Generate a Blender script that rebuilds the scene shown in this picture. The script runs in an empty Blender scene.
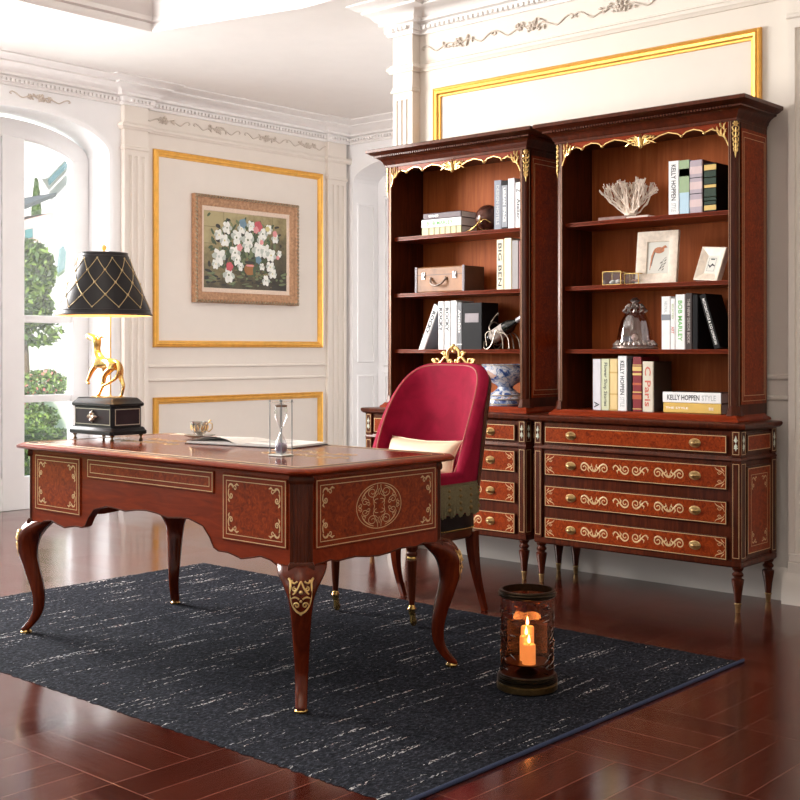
import bpy, bmesh, math, random
from mathutils import Vector, Matrix
random.seed(7)
PI = math.pi
SC = bpy.context.scene
COL = SC.collection

# ------------------------------------------------------------------ helpers
def V(*a): return Vector(a)

class Fr:
    """a plane to draw on: origin, two in-plane axes and a normal"""
    def __init__(s, o, u, v, n=None):
        s.o, s.u, s.v = Vector(o), Vector(u).normalized(), Vector(v).normalized()
        s.n = Vector(n).normalized() if n is not None else s.u.cross(s.v)
    def p(s, a, b, h=0.0): return s.o + s.u*a + s.v*b + s.n*h

ZF = Fr((0,0,0), (1,0,0), (0,1,0))

class MB:
    def __init__(s): s.bm = bmesh.new(); s.m = 0
    def mat(s, i): s.m = i; return s
    def face(s, vs):
        try:
            f = s.bm.faces.new(vs); f.material_index = s.m; return f
        except ValueError: return None
    def verts(s, pts): return [s.bm.verts.new(Vector(p)) for p in pts]
    def hull(s, pts):
        vs = s.verts(pts)
        r = bmesh.ops.convex_hull(s.bm, input=vs)
        for g in r['geom']:
            if isinstance(g, bmesh.types.BMFace): g.material_index = s.m
        junk = [g for g in r['geom_interior'] if isinstance(g, bmesh.types.BMVert)]
        if junk: bmesh.ops.delete(s.bm, geom=junk, context='VERTS')
        return s
    def box(s, x0, x1, y0, y1, z0, z1, b=0.0, fr=None):
        if x1 < x0: x0, x1 = x1, x0
        if y1 < y0: y0, y1 = y1, y0
        if z1 < z0: z0, z1 = z1, z0
        P = (lambda a, b_, c: fr.p(a, b_, c)) if fr else (lambda a, b_, c: Vector((a, b_, c)))
        b = min(b, (x1-x0)*.45, (y1-y0)*.45, (z1-z0)*.45)
        if b > 0:
            pts = []
            for sx, X in ((1, x0), (-1, x1)):
                for sy, Y in ((1, y0), (-1, y1)):
                    for sz, Z in ((1, z0), (-1, z1)):
                        pts += [P(X, Y+sy*b, Z+sz*b), P(X+sx*b, Y, Z+sz*b), P(X+sx*b, Y+sy*b, Z)]
            return s.hull(pts)
        v = s.verts([P(x, y, z) for x in (x0, x1) for y in (y0, y1) for z in (z0, z1)])
        for q in ((0,1,3,2), (4,6,7,5), (0,4,5,1), (2,3,7,6), (0,2,6,4), (1,5,7,3)):
            s.face([v[i] for i in q])
        return s
    def rings(s, rings, closed_ring=True, caps=True, closed_path=False):
        R = [s.verts(r) for r in rings]
        n = len(R[0]); m = len(R)
        for i in range(m if closed_path else m-1):
            a, b = R[i], R[(i+1) % m]
            for j in range(n if closed_ring else n-1):
                k = (j+1) % n
                s.face([a[j], a[k], b[k], b[j]])
        if caps and not closed_path and closed_ring:
            s.face(R[0][::-1]); s.face(R[-1])
        return s
    def lathe(s, prof, c=(0,0,0), n=24, sx=1.0, sy=1.0, caps=True, a0=0.0, ripple=None):
        c = Vector(c); rs = []
        for r, z in prof:
            rr = []
            for k in range(n):
                a = a0 + 2*PI*k/n
                q = r*(1 + (ripple[0]*math.cos(ripple[1]*a) if ripple else 0))
                rr.append(c + Vector((q*math.cos(a)*sx, q*math.sin(a)*sy, z)))
            rs.append(rr)
        return s.rings(rs, True, caps)
    def tube(s, pts, r, n=8, flat=1.0, up=None, closed=False, caps=True):
        pts = [Vector(p) for p in pts]; m = len(pts)
        if not isinstance(r, (list, tuple)): r = [r]*m
        rs = []; prev = None
        for i, p in enumerate(pts):
            if closed: t = pts[(i+1) % m] - pts[i-1]
            else: t = pts[min(i+1, m-1)] - pts[max(i-1, 0)]
            if t.length < 1e-9: t = Vector((0,0,1))
            t.normalize()
            if up is not None: ref = Vector(up)
            elif prev is not None: ref = prev
            else: ref = Vector((0,0,1)) if abs(t.z) < .9 else Vector((1,0,0))
            a = ref - t*ref.dot(t)
            if a.length < 1e-6: a = t.orthogonal()
            a.normalize(); b = t.cross(a); prev = a
            rs.append([p + a*(r[i]*flat*math.cos(2*PI*k/n)) + b*(r[i]*math.sin(2*PI*k/n)) for k in range(n)])
        return s.rings(rs, True, caps, closed)
    def ball(s, c, r, n=12, m=8, sx=1, sy=1, sz=1):
        c = Vector(c); prof = []
        for i in range(m+1):
            t = -PI/2 + PI*i/m
            prof.append((max(r*math.cos(t), 1e-5), r*math.sin(t)*sz))
        return s.lathe(prof, c, n, sx, sy)
    def poly(s, fr, pts, h0, h1):
        """outline in a plane, extruded along its normal"""
        lo = s.verts([fr.p(a, b, h0) for a, b in pts]); hi = s.verts([fr.p(a, b, h1) for a, b in pts])
        n = len(pts)
        s.face(lo[::-1]); s.face(hi)
        for i in range(n):
            j = (i+1) % n; s.face([lo[i], lo[j], hi[j], hi[i]])
        return s
    def loft(s, pts, prof, fr=ZF, caps=True):
        """convex outline (ccw), stacked rings of (inset, height)"""
        return s.rings([[fr.p(a, b, h) for a, b in inset(pts, d)] for d, h in prof], True, caps)
    def sweep(s, fr, path, prof, closed=False):
        """moulding: profile (offset to the left of path, height) carried along a path in a plane"""
        n = len(path); rs = []
        for i in range(n):
            p = Vector(path[i]).to_2d()
            d0 = d1 = None
            if closed or i > 0: d0 = (p - Vector(path[i-1]).to_2d()).normalized()
            if closed or i < n-1: d1 = (Vector(path[(i+1) % n]).to_2d() - p).normalized()
            if d0 is None: d0 = d1
            if d1 is None: d1 = d0
            n0 = Vector((-d0.y, d0.x)); n1 = Vector((-d1.y, d1.x))
            mm = (n0+n1); mm = mm / max(mm.dot(n0), .2)
            rs.append([fr.p(p.x + mm.x*o, p.y + mm.y*o, h) for o, h in prof])
        return s.rings(rs, True, True, closed)
    def ribbon(s, fr, pts, w, t=.0008, h=0.0):
        """flat inlaid or relief strip in a plane, width may vary"""
        n = len(pts)
        if n < 2: return s
        if not isinstance(w, (list, tuple)): w = [w]*n
        rs = []
        for i in range(n):
            a = Vector(pts[max(i-1, 0)]); b = Vector(pts[min(i+1, n-1)])
            d = (b-a)
            if d.length < 1e-9: d = Vector((1, 0))
            d.normalize(); nx, ny = -d.y*w[i]/2, d.x*w[i]/2
            x, y = pts[i]
            rs.append([fr.p(x+nx, y+ny, h), fr.p(x+nx*.7, y+ny*.7, h+t), fr.p(x-nx*.7, y-ny*.7, h+t), fr.p(x-nx, y-ny, h)])
        return s.rings(rs, True, True)
    def rect(s, fr, x0, x1, y0, y1, w=.003, t=.0008, h=0.0):
        for a, b, c, d in ((x0, x1, y0, y0+w), (x0, x1, y1-w, y1), (x0, x0+w, y0+w, y1-w), (x1-w, x1, y0+w, y1-w)):
            s.box(a, b, c, d, h, h+t, 0, fr)
        return s
    def build(s, name, mats, parent=None, smooth=35, loc=None):
        if not isinstance(mats, (list, tuple)): mats = [mats]
        bmesh.ops.recalc_face_normals(s.bm, faces=s.bm.faces[:])
        me = bpy.data.meshes.new(name); s.bm.to_mesh(me); s.bm.free()
        for m_ in mats: me.materials.append(m_)
        if smooth:
            me.polygons.foreach_set('use_smooth', [True]*len(me.polygons))
            me.set_sharp_from_angle(angle=math.radians(smooth))
        o = bpy.data.objects.new(name, me); COL.objects.link(o)
        if parent: o.parent = parent
        if loc: o.location = loc
        return o

def inset(pts, d):
    n = len(pts); out = []
    for i in range(n):
        p = Vector(pts[i]); a = (p-Vector(pts[i-1])).normalized(); b = (Vector(pts[(i+1) % n])-p).normalized()
        n0 = Vector((-a.y, a.x)); n1 = Vector((-b.y, b.x)); mm = n0+n1; mm = mm/max(mm.dot(n0), .2)
        out.append((p.x+mm.x*d, p.y+mm.y*d))
    return out
def octo(hx, hy, c, cx=0, cy=0):
    return [(cx+a, cy+b) for a, b in ((-hx+c, -hy), (hx-c, -hy), (hx, -hy+c), (hx, hy-c), (hx-c, hy), (-hx+c, hy), (-hx, hy-c), (-hx, -hy+c))]
def rectp(x0, x1, y0, y1): return [(x0, y0), (x1, y0), (x1, y1), (x0, y1)]
def spiral(cx, cy, r, a0, turns, r1=.2, n=None):
    """from radius r inward to r*r1, starting at angle a0 (degrees); sign of turns sets the hand"""
    n = n or max(8, int(abs(turns)*16)); out = []
    for i in range(n+1):
        t = i/n; a = math.radians(a0)+turns*2*PI*t; q = r*(1-t*(1-r1))
        out.append((cx+q*math.cos(a), cy+q*math.sin(a)))
    return out
def arc(cx, cy, rx, ry, a0, a1, n=12):
    return [(cx+rx*math.cos(math.radians(a0+(a1-a0)*i/n)), cy+ry*math.sin(math.radians(a0+(a1-a0)*i/n))) for i in range(n+1)]
def bez(p0, p1, p2, p3, n=10):
    out = []
    for i in range(n+1):
        t = i/n; u = 1-t
        out.append(tuple(u**3*p0[k]+3*u*u*t*p1[k]+3*u*t*t*p2[k]+t**3*p3[k] for k in range(len(p0))))
    return out
def crv(pts, n=6):
    """smooth curve through points"""
    pts = [Vector(p) for p in pts]; out = []
    for i in range(len(pts)-1):
        p0 = pts[max(i-1, 0)]; p1 = pts[i]; p2 = pts[i+1]; p3 = pts[min(i+2, len(pts)-1)]
        for k in range(n):
            t = k/n
            out.append(.5*((2*p1)+(p2-p0)*t+(2*p0-5*p1+4*p2-p3)*t*t+(3*p1-p0-3*p2+p3)*t**3))
    out.append(pts[-1]); return out
def lerp_list(vals, n):
    m = len(vals)-1; out = []
    for i in range(n):
        t = i/(n-1)*m; k = min(int(t), m-1); out.append(vals[k]+(vals[k+1]-vals[k])*(t-k))
    return out

def tag(o, label=None, cat=None, group=None, kind=None):
    if label: o['label'] = label
    if cat: o['category'] = cat
    if group: o['group'] = group
    if kind: o['kind'] = kind
    return o
def thing(name, label, cat, loc=(0,0,0), rz=0.0, group=None, rot=None):
    o = bpy.data.objects.new(name, None); COL.objects.link(o)
    o.empty_display_size = .1
    o.location = loc; o.rotation_euler = rot if rot else (0, 0, rz)
    return tag(o, label, cat, group)
def struct(name, mb, mats, label=None, smooth=35):
    return tag(mb.build(name, mats, None, smooth), label, None, None, 'structure')
def copy_tree(o, loc=None, label=None, parent=None):
    c = o.copy(); COL.objects.link(c); c.parent = parent
    if loc is not None: c.location = loc
    if label: c['label'] = label
    for ch in list(o.children): copy_tree(ch, None, None, c)
    return c

def text(body, fr, w, h, mat, parent, name='spine_lettering', lift=.0004, bold=.018):
    """words centred at fr.o, running along fr.u, w long and h tall"""
    cu = bpy.data.curves.new('words', 'FONT'); cu.body = body; cu.size = 1; cu.extrude = 0.0
    cu.resolution_u = 2; cu.offset = bold
    t = bpy.data.objects.new('words', cu); COL.objects.link(t)
    bpy.context.view_layer.update()
    me = bpy.data.meshes.new_from_object(t.evaluated_get(bpy.context.evaluated_depsgraph_get()))
    bpy.data.objects.remove(t); bpy.data.curves.remove(cu)
    xs = [v.co.x for v in me.vertices]; ys = [v.co.y for v in me.vertices]
    x0, x1, y0, y1 = min(xs), max(xs), min(ys), max(ys)
    for v in me.vertices:
        v.co = fr.p((v.co.x-(x0+x1)/2)/(x1-x0)*w, (v.co.y-(y0+y1)/2)/(y1-y0)*h, lift)
    me.name = name; me.materials.clear(); me.materials.append(mat)
    o = bpy.data.objects.new(name, me); COL.objects.link(o); o.parent = parent
    return o

# ------------------------------------------------------------------ materials
def nt(name):
    m = bpy.data.materials.new(name); m.use_nodes = True
    t = m.node_tree; t.nodes.clear()
    out = t.nodes.new('ShaderNodeOutputMaterial'); b = t.nodes.new('ShaderNodeBsdfPrincipled')
    t.links.new(b.outputs[0], out.inputs[0]); return m, t, b, out
def coords(t, scale=(1,1,1), rot=(0,0,0), kind='Object'):
    c = t.nodes.new('ShaderNodeTexCoord'); mp = t.nodes.new('ShaderNodeMapping')
    mp.inputs['Scale'].default_value = scale; mp.inputs['Rotation'].default_value = rot
    t.links.new(c.outputs[kind], mp.inputs[0]); return mp.outputs[0]
def noise(t, vec, scale, detail=4, rough=.6, dist=0.0):
    n = t.nodes.new('ShaderNodeTexNoise'); n.inputs['Scale'].default_value = scale
    n.inputs['Detail'].default_value = detail; n.inputs['Roughness'].default_value = rough; n.inputs['Distortion'].default_value = dist
    t.links.new(vec, n.inputs['Vector']); return n.outputs['Fac']
def ramp(t, fac, stops):
    r = t.nodes.new('ShaderNodeValToRGB'); e = r.color_ramp.elements
    while len(e) < len(stops): e.new(.5)
    for i, (p, c) in enumerate(stops): e[i].position = p; e[i].color = (*c, 1)
    t.links.new(fac, r.inputs[0]); return r.outputs[0]
def bump(t, b, h, strength, dist=.01):
    n = t.nodes.new('ShaderNodeBump'); n.inputs['Strength'].default_value = strength; n.inputs['Distance'].default_value = dist
    t.links.new(h, n.inputs['Height']); t.links.new(n.outputs[0], b.inputs['Normal'])
def math_(t, op, a, b=None, c=None):
    n = t.nodes.new('ShaderNodeMath'); n.operation = op
    for i, x in enumerate((a, b, c)):
        if x is None: continue
        if isinstance(x, (int, float)): n.inputs[i].default_value = x
        else: t.links.new(x, n.inputs[i])
    return n.outputs[0]
def mixc(t, fac, a, b):
    n = t.nodes.new('ShaderNodeMix'); n.data_type = 'RGBA'
    for s_, x in ((n.inputs[0], fac), (n.inputs[6], a), (n.inputs[7], b)):
        if isinstance(x, (int, float)): s_.default_value = x
        elif isinstance(x, tuple): s_.default_value = (*x, 1)
        else: t.links.new(x, s_)
    return n.outputs[2]
def setb(b, rough=.5, metal=0.0, coat=0.0, spec=.5):
    b.inputs['Roughness'].default_value = rough; b.inputs['Metallic'].default_value = metal
    b.inputs['Coat Weight'].default_value = coat; b.inputs['Coat Roughness'].default_value = .08
    b.inputs['Specular IOR Level'].default_value = spec
def plain(name, c, rough=.5, metal=0.0, var=.08, scale=30, bmp=0.0, coat=0.0, spec=.5):
    m, t, b, o = nt(name); vec = coords(t); f = noise(t, vec, scale)
    c2 = tuple(max(0, x*(1-var)) for x in c); c1 = tuple(min(1, x*(1+var)) for x in c)
    t.links.new(ramp(t, f, [(.3, c2), (.7, c1)]), b.inputs['Base Color']); setb(b, rough, metal, coat, spec)
    if bmp: bump(t, b, f, bmp)
    return m
def wood(name, cols, scale=(1,1,1), s=12, rough=.28, coat=.35, dist=1.5, spec=.16):
    m, t, b, o = nt(name); vec = coords(t, scale); f = noise(t, vec, s, 6, .62, dist)
    t.links.new(ramp(t, f, cols), b.inputs['Base Color']); setb(b, rough, 0, coat, spec); b.inputs['Specular Tint'].default_value = (1, .68, .52, 1); bump(t, b, f, .04, .002)
    return m
MAH = wood('mahogany', [(.25, (.026, .0045, .002)), (.5, (.060, .011, .004)), (.75, (.105, .020, .007))], (1, 1, .12), 30, .34, .2)
MAHL = wood('red_mahogany', [(.25, (.115, .012, .0022)), (.5, (.185, .020, .0035)), (.75, (.26, .032, .0055))], (.15, 1, 1), 30, .30, .08)
BURL = wood('burl_veneer', [(.28, (.09, .010, .0025)), (.45, (.18, .022, .004)), (.6, (.27, .038, .006)), (.78, (.38, .068, .010))], (1, 1, 1), 38, .32, .08, 2.0)
BACK = wood('back_board', [(.25, (.22, .046, .010)), (.55, (.34, .080, .019)), (.8, (.46, .130, .034))], (1, 1, .06), 22, .5, .0)
LEGW = wood('dark_red_mahogany', [(.25, (.045, .006, .002)), (.5, (.085, .011, .003)), (.75, (.14, .020, .005))], (1, 1, .12), 24, .24, .25)
INLAY = plain('pale_inlay', (.62, .42, .21), .35, .15)
GILT = plain('gilded_metal', (.80, .55, .22), .28, .85, .12, 60)
GOLDP = plain('gold_leaf_moulding', (.78, .42, .09), .32, .7, .1, 20)
BRASS = plain('brass', (.58, .38, .13), .25, .95, .1, 50)
ABRASS = plain('antique_brass', (.16, .095, .035), .32, .95, .3, 70)
PEARL = plain('pearl_inlay', (.62, .66, .56), .3, .1, .15, 200)
def wallpaint(name, c, r=.6):
    return plain(name, c, r, 0, .015, 6)
WALL = wallpaint('cream_wall_paint', (.74, .67, .60))
WHITE = wallpaint('white_trim_paint', (.80, .77, .75), .45)
WHITE2 = wallpaint('white_door_paint', (.84, .83, .83), .4)
CEIL = wallpaint('ceiling_paint', (.82, .79, .76), .8)
CARV = wallpaint('carved_ornament_paint', (.58, .50, .43), .6)
BLACKM = plain('black_lacquer', (.010, .008, .009), .38, 0, .3, 40, 0, 0, .2)
DARKF = plain('dark_fabric', (.02, .018, .02), .8)
VELVET = None
def mk_velvet():
    m, t, b, o = nt('crimson_velvet'); vec = coords(t); f = noise(t, vec, 9, 5, .6, .6)
    t.links.new(ramp(t, f, [(.3, (.21, .003, .022)), (.7, (.32, .006, .036))]), b.inputs['Base Color'])
    setb(b, .75, 0, 0, .12); b.inputs['Sheen Weight'].default_value = .07; b.inputs['Sheen Tint'].default_value = (.9, .25, .35, 1)
    bump(t, b, noise(t, vec, 700, 2), .15, .002); return m
VELVET = mk_velvet()
def glass(name, col=(1,1,1), tr=.85, gl=.12, rough=.02, fc=.55):
    m, t, b, o = nt(name); t.nodes.remove(b)
    a = t.nodes.new('ShaderNodeBsdfTransparent'); a.inputs[0].default_value = (*[c*tr for c in col], 1)
    g = t.nodes.new('ShaderNodeBsdfGlossy'); g.inputs['Roughness'].default_value = rough
    lw = t.nodes.new('ShaderNodeLayerWeight'); lw.inputs[0].default_value = .35
    f = math_(t, 'ADD', math_(t, 'MULTIPLY', lw.outputs['Facing'], fc), gl*.4)
    mx = t.nodes.new('ShaderNodeMixShader'); t.links.new(f, mx.inputs[0]); t.links.new(a.outputs[0], mx.inputs[1]); t.links.new(g.outputs[0], mx.inputs[2])
    t.links.new(mx.outputs[0], o.inputs[0]); return m
CLEAR = glass('clear_glass', (1, 1, 1), .94, .1)
PANE = glass('window_glass', (1, 1, 1), .97, .02)
AMBER = glass('amber_glass', (.96, .66, .48), .90, .04, .05, .28)
def emit(name, c, s):
    m, t, b, o = nt(name); t.nodes.remove(b); e = t.nodes.new('ShaderNodeEmission')
    e.inputs[0].default_value = (*c, 1); e.inputs[1].default_value = s; t.links.new(e.outputs[0], o.inputs[0]); return m

def mk_floor():
    m, t, b, o = nt('parquet_floor'); B = .54; n = 4
    tc = t.nodes.new('ShaderNodeTexCoord'); sp = t.nodes.new('ShaderNodeSeparateXYZ'); t.links.new(tc.outputs['Object'], sp.inputs[0])
    x = math_(t, 'DIVIDE', math_(t, 'ADD', sp.outputs[0], 50*B+.12), B); y = math_(t, 'DIVIDE', math_(t, 'ADD', sp.outputs[1], 50*B+.2), B)
    fx, fy = math_(t, 'FLOOR', x), math_(t, 'FLOOR', y)
    par = math_(t, 'MODULO', math_(t, 'ADD', fx, fy), 2.0)
    ux, uy = math_(t, 'FRACT', x), math_(t, 'FRACT', y)
    # across-plank coordinate
    inv = math_(t, 'SUBTRACT', 1.0, par)
    ac = math_(t, 'ADD', math_(t, 'MULTIPLY', ux, par), math_(t, 'MULTIPLY', uy, inv))
    al = math_(t, 'ADD', math_(t, 'MULTIPLY', uy, par), math_(t, 'MULTIPLY', ux, inv))
    pl = math_(t, 'MULTIPLY', ac, float(n)); pid = math_(t, 'FLOOR', pl); pf = math_(t, 'FRACT', pl)
    e1 = math_(t, 'MINIMUM', pf, math_(t, 'SUBTRACT', 1.0, pf))
    e2 = math_(t, 'MULTIPLY', math_(t, 'MINIMUM', al, math_(t, 'SUBTRACT', 1.0, al)), float(n))
    e = math_(t, 'MINIMUM', e1, e2)
    seam = math_(t, 'LESS_THAN', e, .009)
    cid = t.nodes.new('ShaderNodeCombineXYZ'); t.links.new(fx, cid.inputs[0]); t.links.new(fy, cid.inputs[1]); t.links.new(pid, cid.inputs[2])
    wn = t.nodes.new('ShaderNodeTexWhiteNoise'); t.links.new(cid.outputs[0], wn.inputs[0])
    va = noise(t, coords(t, (3, 40, 1)), 1.5, 5, .6, .3); vb = noise(t, coords(t, (40, 3, 1)), 1.5, 5, .6, .3)
    g = math_(t, 'ADD', math_(t, 'MULTIPLY', vb, par), math_(t, 'MULTIPLY', va, inv))
    g = math_(t, 'ADD', math_(t, 'MULTIPLY', g, .6), math_(t, 'MULTIPLY', wn.outputs[0], .4))
    c = ramp(t, g, [(.2, (.034, .006, .004)), (.5, (.060, .011, .006)), (.85, (.092, .019, .010))])
    c = mixc(t, seam, c, (.19, .08, .055))
    t.links.new(c, b.inputs['Base Color']); setb(b, .17, 0, .0, .95); b.inputs['Specular Tint'].default_value = (1, .88, .85, 1)
    b.inputs['Coat Roughness'].default_value = .06
    rr = math_(t, 'ADD', math_(t, 'MULTIPLY', g, .14), .08); t.links.new(rr, b.inputs['Roughness'])
    h = math_(t, 'SUBTRACT', math_(t, 'MULTIPLY', wn.outputs[0], .12), seam); bump(t, b, h, .12, .002)
    return m
FLOOR = mk_floor()
def mk_rug():
    m, t, b, o = nt('woven_rug'); v1 = coords(t)
    f = noise(t, coords(t, (34, 17, 17)), 3.2, 5, .8)
    base = ramp(t, f, [(.38, (.003, .0035, .005)), (.52, (.012, .013, .019)), (.63, (.048, .050, .064)), (.74, (.15, .155, .18))])
    st = noise(t, coords(t, (26, 1.0, 1)), 2.2, 2, .5)
    fl = noise(t, coords(t, (60, 28, 1)), 2.4, 2, .6)
    msk = math_(t, 'MULTIPLY', math_(t, 'GREATER_THAN', st, .635), math_(t, 'GREATER_THAN', fl, .52))
    sp = noise(t, coords(t, (40, 28, 1)), 2.6, 1, .5)
    msk = math_(t, 'MAXIMUM', msk, math_(t, 'GREATER_THAN', sp, .76))
    cc = ramp(t, noise(t, v1, 21), [(.35, (.16, .17, .2)), (.55, (.52, .5, .48)), (.7, (.42, .25, .2))])
    t.links.new(mixc(t, msk, base, cc), b.inputs['Base Color']); setb(b, .95, 0, 0, .1); bump(t, b, f, .7, .008); return m
RUG = mk_rug()

# ------------------------------------------------------------------ camera
H = 1.2
cam = bpy.data.cameras.new('camera'); co = bpy.data.objects.new('camera', cam); COL.objects.link(co)
cam.sensor_width = 36; cam.lens = 36*1207/800; cam.shift_y = -.0625
co.location = (0, 0, H); co.rotation_euler = (PI/2, 0, math.atan2(.6665, .7452)); cam.clip_start = .05; cam.clip_end = 200
SC.camera = co

XL = -7.9; YB = 5.55; ZC = 3.30; YF = 8.08
# ------------------------------------------------------------------ room
m = MB(); m.box(-8.3, 1.6, -2.6, 8.6, -.06, 0); struct('floor', m, FLOOR, 'dark red glossy parquet floor')
# ceiling with a recessed tray
tray = [(-6.49, 4.82), (-6.6, -1.6), (.9, -1.6), (.9, 5.10), (-5.34, 5.10)]
m = MB()
out = m.verts([(x, y, ZC) for x, y in ((-8.5, 8.6), (-8.5, -2.6), (1.6, -2.6), (1.6, 8.6), (-5.0, 8.6))])
inn = m.verts([(x, y, ZC) for x, y in tray])
for i in range(5): j = (i+1) % 5; m.face([out[i], out[j], inn[j], inn[i]])
top = m.verts([(x, y, ZC+.30) for x, y in tray])
for i in range(5): j = (i+1) % 5; m.face([inn[i], inn[j], top[j], top[i]])
m.face(top)
struct('ceiling', m, CEIL, 'pale ceiling with a recessed tray', 0)
m = MB()
prof = [(0, 0), (.0, -.02), (.02, -.02), (.03, .0), (.03, .03), (.05, .04), (.05, .07), (.09, .12), (.11, .15), (.11, .18), (.16, .22), (.18, .26), (.18, .29), (0, .29)]
m.sweep(Fr((0, 0, ZC), (1, 0, 0), (0, 1, 0)), tray, prof, True)
struct('trim_1', m, WHITE, 'stepped cornice inside the ceiling tray')

def arch_wall(fr, a0, a1, c, hw, zs, zp, zt, th, m, n=20):
    """wall in plane fr (u along, v up), with a segmental arched opening centred at c"""
    def az(a): return zs + (zp-zs)*math.sqrt(max(0, 1-((a-c)/hw)**2)) if abs(a-c) < hw else zs
    m.box(a0, c-hw, 0, zt, -th, 0, 0, fr); m.box(c+hw, a1, 0, zt, -th, 0, 0, fr)
    xs = [c - hw*math.cos(PI*i/n) for i in range(n+1)]
    F_, T_, B_, BT = [m.verts([fr.p(x, z(x), h) for x in xs]) for z, h in ((az, 0), (lambda x: zt, 0), (az, -th), (lambda x: zt, -th))]
    for i in range(n):
        m.face([F_[i], F_[i+1], T_[i+1], T_[i]]); m.face([B_[i+1], B_[i], BT[i], BT[i+1]])
        m.face([F_[i+1], F_[i], B_[i], B_[i+1]])
    return az
LW = Fr((XL, 0, 0), (0, 1, 0), (0, 0, 1), (1, 0, 0))          # left wall: a = Y, b = Z
m = MB(); azL = arch_wall(LW, 3.35, 5.56, 4.70, .75, 2.70, 2.96, ZC+.1, .40, m)
m.box(XL-.4, XL, 5.56, 8.6, 0, ZC+.1)
m.box(XL-.4, XL, -1.0, -.4, 0, ZC+.1)
m.box(XL-.4, XL, -.4, 3.35, 2.75, ZC+.1)
struct('wall_left', m, [WHITE2], 'white wall with the arched garden door', 0)
m = MB(); m.box(XL, XL+.012, 5.57, 8.07, 0, 3.2); struct('wall_panel', m, WALL, 'cream panelling on the left wall', 0).name = 'trim_2'
BW = Fr((0, YF, 0), (1, 0, 0), (0, 0, 1), (0, -1, 0))
m = MB(); azB = arch_wall(BW, XL, 1.6, -7.06, .753, 2.76, 2.96, ZC+.1, .34, m)
struct('wall_back', m, WHITE2, 'far white wall with an arched doorway', 0)
# panelled reveal and door leaf in the far arch
m = MB()
rv = Fr((-7.813, YF, 0), (0, 1, 0), (0, 0, 1), (1, 0, 0))
for z0, z1 in ((.25, .95), (1.1, 2.55)):
    m.sweep(rv, rectp(.07, .27, z0, z1)[::-1], [(0, 0), (0, .012), (.012, .012), (.018, 0)], True)
struct('trim_3', m, WHITE2)
m = MB(); dl = Fr((-7.06, YF+.34, 0), (1, 0, 0), (0, 0, 1), (0, -1, 0))
m.box(-.76, .76, 0, 3.0, -.05, -.0, 0, dl)
for a in (-.70, .04):
    for z0, z1 in ((.2, .95), (1.08, 2.62)):
        m.sweep(dl, rectp(a+.06, a+.60, z0, z1)[::-1], [(0, 0), (0, .02), (.02, .02), (.04, 0)], True)
o = struct('door_1', m, WHITE2, 'white panelled double door in the far arch')
# bookcase wall
m = MB(); m.box(-4.965, 1.6, YB, YB+.25, 0, ZC+.1); struct('wall_right', m, WALL, 'cream panelled wall behind the bookcases', 0)
m = MB(); m.box(1.5, 1.6, -2.6, YB, 0, ZC+.1); struct('wall_side', m, WALL, 'unseen cream side wall added to block light', 0)  # unseen wall added to keep sky light off the right side
# crowns and rails
crown = [(a_, b_*.80) for a_, b_ in ((0, -.24), (.02, -.24), (.02, -.22), (.035, -.21), (.035, -.165), (.06, -.155), (.06, -.13), (.075, -.12), (.10, -.085), (.135, -.065), (.135, -.05), (.16, -.04), (.19, -.015), (.20, -.012), (.20, 0), (0, 0))]
CF = Fr((0, 0, ZC), (1, 0, 0), (0, 1, 0))
pil = .05
pathL = [(-4.0, YF), (XL, YF), (XL, YF)]
def lpath(d):
    return [(-4.2, YF), (XL+pil, YF), (XL+pil, 7.79), (XL+d, 7.79), (XL+d, 5.80), (XL+pil, 5.80), (XL+pil, 5.56), (XL, 5.56), (XL, -1.0)]
pl = [(a, b) for a, b in lpath(.012)]
m = MB(); m.sweep(CF, pl, crown)
def dentils(m, path, o0, o1, z0, z1, step=.036, w=.02):
    for i in range(len(path)-1):
        a, b = Vector(path[i]), Vector(path[i+1]); d = b-a; L = d.length
        if L < .06: continue
        d.normalize(); nrm = Vector((-d.y, d.x))
        fr = Fr((a.x, a.y, 0), (d.x, d.y, 0), (nrm.x, nrm.y, 0), (0, 0, 1)); k = int(L/step)
        for q in range(k):
            m.box(q*step+.008, q*step+.008+w, o0, o1, z0, z1, 0, fr)
dentils(m, pl[:-1]+[(XL, 3.4)], .03, .055, ZC-.171, ZC-.148)
struct('trim_4', m, WHITE, 'white dentil cornice along the left wall')
rp = [(-2.22, YB), (-2.22, YB-.07), (-2.44, YB-.07), (-2.44, YB), (-4.80, YB), (-4.80, YB-.07), (-4.965, YB-.07), (-4.965, YB+.25)]
pr_ = [(1.5, YB)] + rp
m = MB(); m.sweep(CF, pr_, crown); dentils(m, rp, .03, .055, ZC-.171, ZC-.148)
struct('trim_5', m, WHITE, 'white dentil cornice above the bookcases')
rail = [(0, 0), (.012, 0), (.018, .012), (.026, .018), (.026, .034), (.014, .045), (.014, .05), (0, .055)]
def rails(name, path, zs, mat, label, prof=rail):
    m = MB()
    for z in zs: m.sweep(Fr((0, 0, z), (1, 0, 0), (0, 1, 0)), path, prof)
    return struct(name, m, mat, label)
lp2 = [(-7.83, YF), (XL+pil, YF), (XL+pil, 7.79), (XL+.012, 7.79), (XL+.012, 5.80), (XL+pil, 5.80), (XL+pil, 5.56), (XL, 5.56)]
thin = [(0, 0), (.006, 0), (.014, .008), (.014, .018), (0, .026)]
rails('trim_6', lp2, (2.925,), WALL, 'picture rail of the left wall')
rails('trim_7', rp, (2.885,), WALL, 'picture rail above the bookcases')
rails('trim_8', [(XL+.012, 7.79), (XL+.012, 5.80)], (.945, 1.055), WALL, 'chair rails of the left wall', thin)
rails('trim_9', [(-2.44, YB), (-4.80, YB)], (.955, 1.055), WALL, 'chair rails behind the bookcases', thin)
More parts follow.
